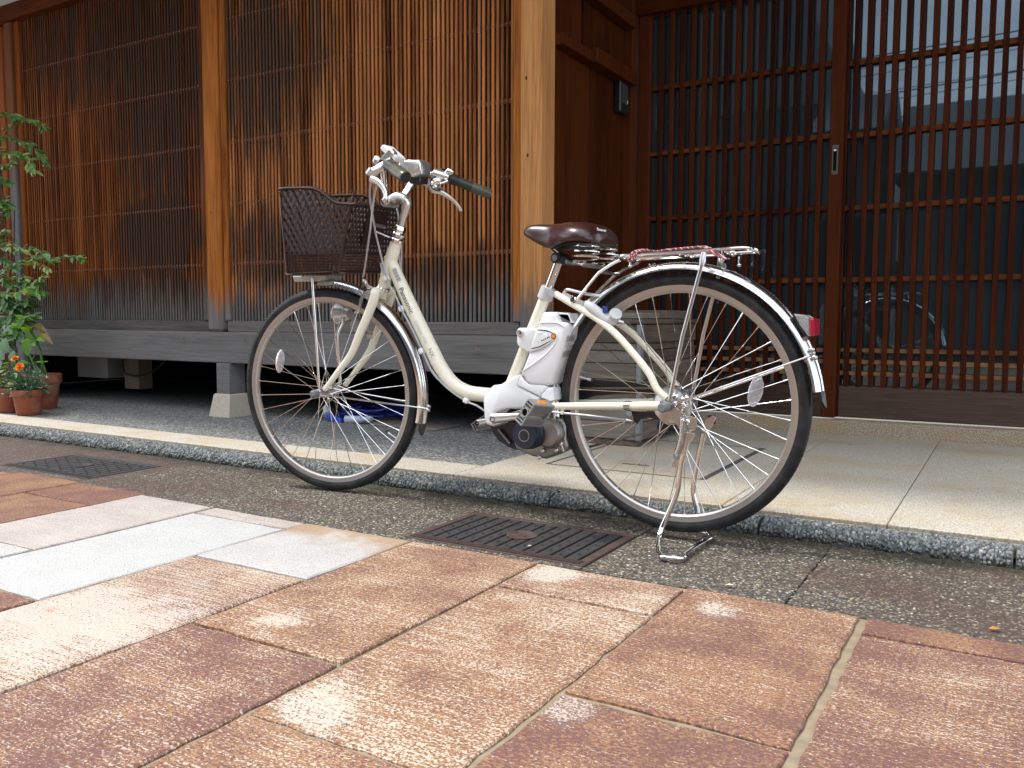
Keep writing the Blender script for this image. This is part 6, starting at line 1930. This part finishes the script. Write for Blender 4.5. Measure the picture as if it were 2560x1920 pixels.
spray([(-5.3870, 2.8600, 0.7440), (-5.0720, 2.8000, 0.8650), (-4.7360, 2.7600, 0.9090), (-4.5130, 2.7400, 0.8890), (-4.3790, 2.7300, 0.8950), (-4.2230, 2.7200, 0.8720)], 0, 'mmd', .036, .85)
spray([(-5.3110, 2.8500, 0.8990), (-5.0610, 2.8200, 0.9430), (-4.8480, 2.8000, 0.9650), (-4.6360, 2.7800, 0.8850)], 0, 'dmy', .015, .95)
spray([(-5.3160, 2.8500, 0.8390), (-5.0450, 2.8200, 0.8770), (-4.8460, 2.8000, 0.8810), (-4.6660, 2.7800, 0.8370)], 0, 'ymy', .014, .75)
spray([(-5.2770, 2.8500, 0.7900), (-5.0290, 2.8200, 0.8070), (-4.8340, 2.8000, 0.7790), (-4.6920, 2.7800, 0.7980)], 0, 'yym', .016, .75)
spray([(-5.3900, 2.8700, 0.9390), (-5.2240, 2.8500, 0.9080), (-5.0860, 2.8300, 0.8510)], 0, 'dm', .015, 1.0)
spray([(-5.2750, 2.8500, 0.8140), (-5.1230, 2.8300, 0.7510), (-5.0110, 2.8200, 0.7720), (-4.7950, 2.8000, 0.7600)], 0, 'dm', .018, 1.1)
spray([(-5.2590, 2.8500, 0.7420), (-5.1240, 2.8300, 0.6210), (-4.9990, 2.8200, 0.6550), (-4.8860, 2.8100, 0.6840)], 0, 'd', .018, 1.35)
spray([(-5.3470, 2.8600, 0.6950), (-5.2060, 2.8400, 0.6340), (-4.9980, 2.8300, 0.6320)], 0, 'dd', .018, 1.4)
spray([(-5.3990, 2.8600, 0.5980), (-5.2330, 2.8400, 0.5620), (-5.0230, 2.8300, 0.5790)], 0, 'dd', .03, 1.3)
spray([(-5.4300, 2.8600, 0.5000), (-5.2990, 2.8400, 0.5500), (-5.2180, 2.8300, 0.5140)], 0, 'd', .03, 1.4)
spray([(-5.4380, 2.8600, 0.4020), (-5.3090, 2.8400, 0.4290), (-5.1840, 2.8300, 0.4020)], 0, 'd', .03, 1.5)
spray([(-5.4530, 2.8800, 0.9410), (-5.3000, 2.8600, 1.0070), (-5.2340, 2.8500, 1.0500)], 0, 'dm', .016)
spray([(-5.3210, 2.8400, 0.5500), (-5.1380, 2.8100, 0.5220), (-4.9660, 2.7900, 0.5510), (-4.8340, 2.7800, 0.5740)], 0, 'dm', .018, 1.3)
spray([(-5.3320, 2.8300, 0.4530), (-5.1460, 2.8000, 0.4650), (-4.9820, 2.7800, 0.4910)], 0, 'md', .018, 1.3)
spray([(-5.3070, 2.8400, 0.7180), (-5.0430, 2.8000, 0.7020), (-4.8620, 2.7800, 0.7290), (-4.7290, 2.7700, 0.6970)], 0, 'mmy', .016, 1.1)
spray([(-5.3050, 2.8500, 0.9820), (-5.0990, 2.8200, 0.9900), (-4.9220, 2.8000, 0.9450)], 0, 'my', .016, 1.0)
spray([(-5.3070, 2.8500, 1.2200), (-5.1810, 2.8300, 1.2450), (-5.1110, 2.8200, 1.2040)], 0, 'dm', .016, 1.2)
part('stems', stems, M_twig, nand)
for m_, mb_ in extra.items():
    part('foliage', mb_, m_, nand, kind='stuff', sharp=180)

# lime-green rosette shrub growing from the larger pot
lime = thing('broadleaf_shrub', (P3[0], P3[1], ZT + .17), 'bright lime green broad-leaved plant rising from the larger pot', 'plant')
LL = [leaf_mesh('leaf', .085, .036, .22, .30, M_lflime, 7, .85), leaf_mesh('leaf', .070, .030, .30, .15, M_lflime, 7, .85), leaf_mesh('leaf', .085, .038, .22, .3, M_lfmid, 7, .85)]
LR = leaf_mesh('leaf', .11, .038, .35, .42, M_lfred, 8, .8)
lst = MB()
for tip, base in (((-5.0030, 2.8000, 0.5160), 0), ((-4.8650, 2.7900, 0.5010), 0), ((-4.8230, 2.7800, 0.4490), 0), ((-5.0810, 2.8000, 0.4800), 0), ((-4.9680, 2.8100, 0.5620), 0)):
    tip = Vector(tip)
    root = Vector((P3[0] + rp.uniform(-.03, .03), P3[1] + rp.uniform(-.03, .03), ZT + .175))
    lst.tube(spline([root, root.lerp(tip, .5) + Vector((rp.uniform(-.03, .03), 0, .02)), tip], 5), [.0055, .0035], 7)
    for k in range(9):
        a = k * 2.4 + rp.uniform(-.3, .3)
        el = rp.uniform(-.1, .9)
        d = Vector((math.cos(a) * math.cos(el), math.sin(a) * math.cos(el) - .15, math.sin(el)))
        place_leaf(LL[0 if k < 5 else rp.randrange(3)], lime, tip + Vector((0, 0, -.012 * (k % 3))), d, s=rp.uniform(.65, 1.0))
for q, d in (((-4.8000, 2.7700, 0.5240), (1, -.1, -.10)), ((-4.7440, 2.7700, 0.4840), (.9, -.1, -.30)), ((-4.7780, 2.7700, 0.4470), (1, -.2, .05))):
    place_leaf(LR if d[2] < 0 else LL[0], lime, q, d, up=(-.2, -.5, .8), s=1.0)
tw = spline([(P3[0] + .03, P3[1] - .02, ZT + .17), (-4.8100, 2.7600, 0.3130), (-4.7830, 2.7600, 0.3590), (-4.8120, 2.7700, 0.4100)], 5)
lst.tube(tw, [.004, .003], 7)
sp_ = [(-4.7440, 2.7600, 0.2350), (-4.7250, 2.7600, 0.2860), (-4.7120, 2.7600, 0.3130)]
lst.tube(sp_, .003, 7)
for k in range(5):
    a = k * 1.257 + .3
    place_leaf(LL[0], lime, sp_[2], (math.cos(a), math.sin(a) - .2, .35), s=.42)
part('stems', lst, M_gstem, lime)

# big-leaved plant between them
hyd = thing('large_leaved_plant', (-4.85, 2.80, ZT), 'plant with very large rounded green leaves behind the marigolds', 'plant')
LH = [leaf_mesh('leaf', .095, .074, .12, .12, M_lfmid, 8, .72), leaf_mesh('leaf', .10, .070, .15, .2, M_lfdark, 8, .75)]
hst = MB()
def big_leaf(q, d, s, which, up=(.15, -.9, .35)):
    q, d = Vector(q), Vector(d).normalized()
    hst.tube(spline([(-4.87, 2.83, ZT + .05), (q.x * .6 + -4.87 * .4, q.y + .03, q.z * .6), q], 5), [.004, .0025], 6)
    place_leaf(LH[which], hyd, q, d, up=up, s=s)
big_leaf((-4.7510, 2.7000, 0.4380), (0.02, -.15, -1), .92, 0, (.35, -.9, .1))
for q, d, s in (((-5.0690, 2.7600, 0.5040), (.9, -.2, -.2), 1.0), ((-5.0980, 2.7500, 0.4340), (.8, -.3, -.5), 1.1), ((-5.0320, 2.7600, 0.4460), (.9, -.3, .1), .9), ((-5.1280, 2.7400, 0.3630), (.9, -.3, -.3), 1.0), ((-4.9890, 2.7400, 0.3660), (.7, -.3, -.6), .8), ((-4.9660, 2.7700, 0.4630), (.8, -.2, -.3), .8), ((-5.1090, 2.7200, 0.2940), (.9, -.4, -.1), .9)):
    big_leaf(q, d, s, 1, (rp.gauss(0, .2), -.7, .7))
part('stems', hst, M_gstem, hyd)

# plant in the left pot
rnd_pl = thing('round_leaved_plant', (P2[0], P2[1], ZT + .12), 'low plant with rounded leaves in the pot at the left picture edge', 'plant')
LRn = [leaf_mesh('leaf', .062, .056, .15, .15, M_lfmid, 7, .7), leaf_mesh('leaf', .05, .046, .2, .1, M_lfdark, 7, .7)]
rst = MB()
for k in range(26):
    a = rp.uniform(0, 6.28)
    rr = rp.uniform(.01, .085)
    top = Vector((P2[0] + rr * math.cos(a), P2[1] + rr * math.sin(a) - .01, ZT + rp.uniform(.14, .30)))
    rst.tube([(P2[0] + .02 * math.cos(a), P2[1] + .02 * math.sin(a), ZT + .122), tuple(top)], .0018, 5)
    place_leaf(LRn[k % 2], rnd_pl, top, (math.cos(a), math.sin(a), rp.uniform(-.3, .4)), s=rp.uniform(.7, 1.1))
part('stems', rst, M_gstem, rnd_pl)

# marigolds
mar = thing('marigold_plant', (P1[0], P1[1], ZT + .12), 'bushy marigold with two orange flowers and one yellow in the front pot', 'plant')
fol, mst = MB(), MB()
for k in range(85):
    a = rp.uniform(0, 6.28)
    el = rp.uniform(.05, 1.35)
    Lg = rp.uniform(.06, .135)
    root = Vector((P1[0] + .02 * math.cos(a), P1[1] + .02 * math.sin(a), ZT + .12))
    d = Vector((math.cos(a) * math.cos(el), math.sin(a) * math.cos(el), math.sin(el)))
    tip = root + d * Lg * (1.0 if el > .5 else .85) + Vector((0, 0, -.02 * math.cos(el)))
    mid = root.lerp(tip, .5) + Vector((0, 0, .012))
    ax_ = spline([root, mid, tip], 4)
    if k % 4 == 0:
        mst.tube(ax_, .0016, 5)
    for i in range(2, len(ax_)):
        c = Vector(ax_[i])
        t_ = (Vector(ax_[i]) - Vector(ax_[i - 1])).normalized()
        s_ = t_.cross(Vector((rp.gauss(0, .5), rp.gauss(0, .5), 1))).normalized()
        for sg in (-1, 1, 0):
            dd = (s_ * sg * .9 + t_ * (.55 if sg else 1.0)).normalized()
            l_ = rp.uniform(.014, .024)
            wv = dd.cross(Vector((rp.gauss(0, .6), -.5, .8))).normalized() * l_ * .20
            fol.add([c, c + dd * l_ * .5 + wv, c + dd * l_, c + dd * l_ * .5 - wv], [(0, 1, 2, 3)])
o_ = part('foliage', fol, M_lfblue, mar, smooth=False, kind='stuff')
part('stems', mst, M_gstem, mar)
M_petal = plain('orange_petal', (0.85, 0.27, 0.006), 0.6)
M_petaly = plain('yellow_petal', (0.85, 0.55, 0.01), 0.6)
def bloom(c, r_, mat, face=(.3, -.8, .55)):
    c = Vector(c)
    f_ = Vector(face).normalized()
    x_ = f_.orthogonal().normalized()
    y_ = f_.cross(x_)
    mb = MB()
    for ring_, n_, el in ((1.0, 13, .05), (.80, 12, .35), (.58, 10, .7), (.34, 7, 1.05)):
        for k in range(n_):
            a = 2 * math.pi * k / n_ + ring_ * 3 + rp.uniform(-.12, .12)
            d = (x_ * math.cos(a) + y_ * math.sin(a)) * math.cos(el) + f_ * math.sin(el)
            s_ = f_.cross(d).normalized()
            L_p = r_ * (.55 + .45 * ring_) * rp.uniform(.88, 1.1)
            w_ = r_ * .30
            b0 = c + d * r_ * .15
            mb.add([b0, b0 + d * L_p * .6 - s_ * w_, b0 + d * L_p * .88 - s_ * w_ * .6 + f_ * r_ * .06, b0 + d * L_p * .83 + f_ * r_ * .12, b0 + d * L_p * .88 + s_ * w_ * .6 + f_ * r_ * .06, b0 + d * L_p * .6 + s_ * w_], [(0, 1, 2, 3, 4, 5)])
    part('flower', mb, mat, mar, smooth=False)
    part('flower_stem', MB().tube(spline([c - f_ * .004, c - f_ * .012 - Vector((0, 0, .02)), (P1[0] * .6 + c.x * .4, P1[1] * .6 + c.y * .4, ZT + .16)], 4), .0018, 6), M_gstem, mar)
bloom((-4.5990, 2.5450, 0.3450), .019, M_petal, (.2, -.6, .8))
bloom((-4.5120, 2.5200, 0.3040), .024, M_petal, (.35, -.85, .45))
bloom((-4.5700, 2.5000, 0.2100), .014, M_petaly, (.2, -.85, .5))

# a few bits of litter in the gutter and on the stones
def litter(q, L, W, mat, label, rot):
    q = Vector(q)
    d, s_ = Vector((math.cos(rot), math.sin(rot), .05)), Vector((-math.sin(rot), math.cos(rot), .0))
    mb = MB().add([q, q + d * L * .4 + s_ * W + Z_ * .003, q + d * L + Z_ * .001, q + d * L * .4 - s_ * W + Z_ * .002, q + d * L * .45 + Z_ * .0005], [(0, 1, 4), (1, 2, 4), (2, 3, 4), (3, 0, 4)])
    solo('fallen_leaf', mb, mat, label, 'leaf', smooth=False)
M_dry = plain('dry_leaf', (0.42, 0.20, 0.05), 0.8)
M_drypale = plain('pale_dry_leaf', (0.55, 0.48, 0.38), 0.8)
litter((-0.0200, 1.7540, 0.0020), .022, .007, M_dry, 'small orange dry leaf on the gutter strip at the right picture edge', .4)
litter((-0.5120, 1.7580, 0.0020), .020, .005, M_drypale, 'pale dry leaf scrap on the gutter strip below the stand', .1)
litter((-1.0210, 1.7990, 0.0040), .012, .004, M_drypale, 'tiny pale scrap lying on the rusty grate', .6)
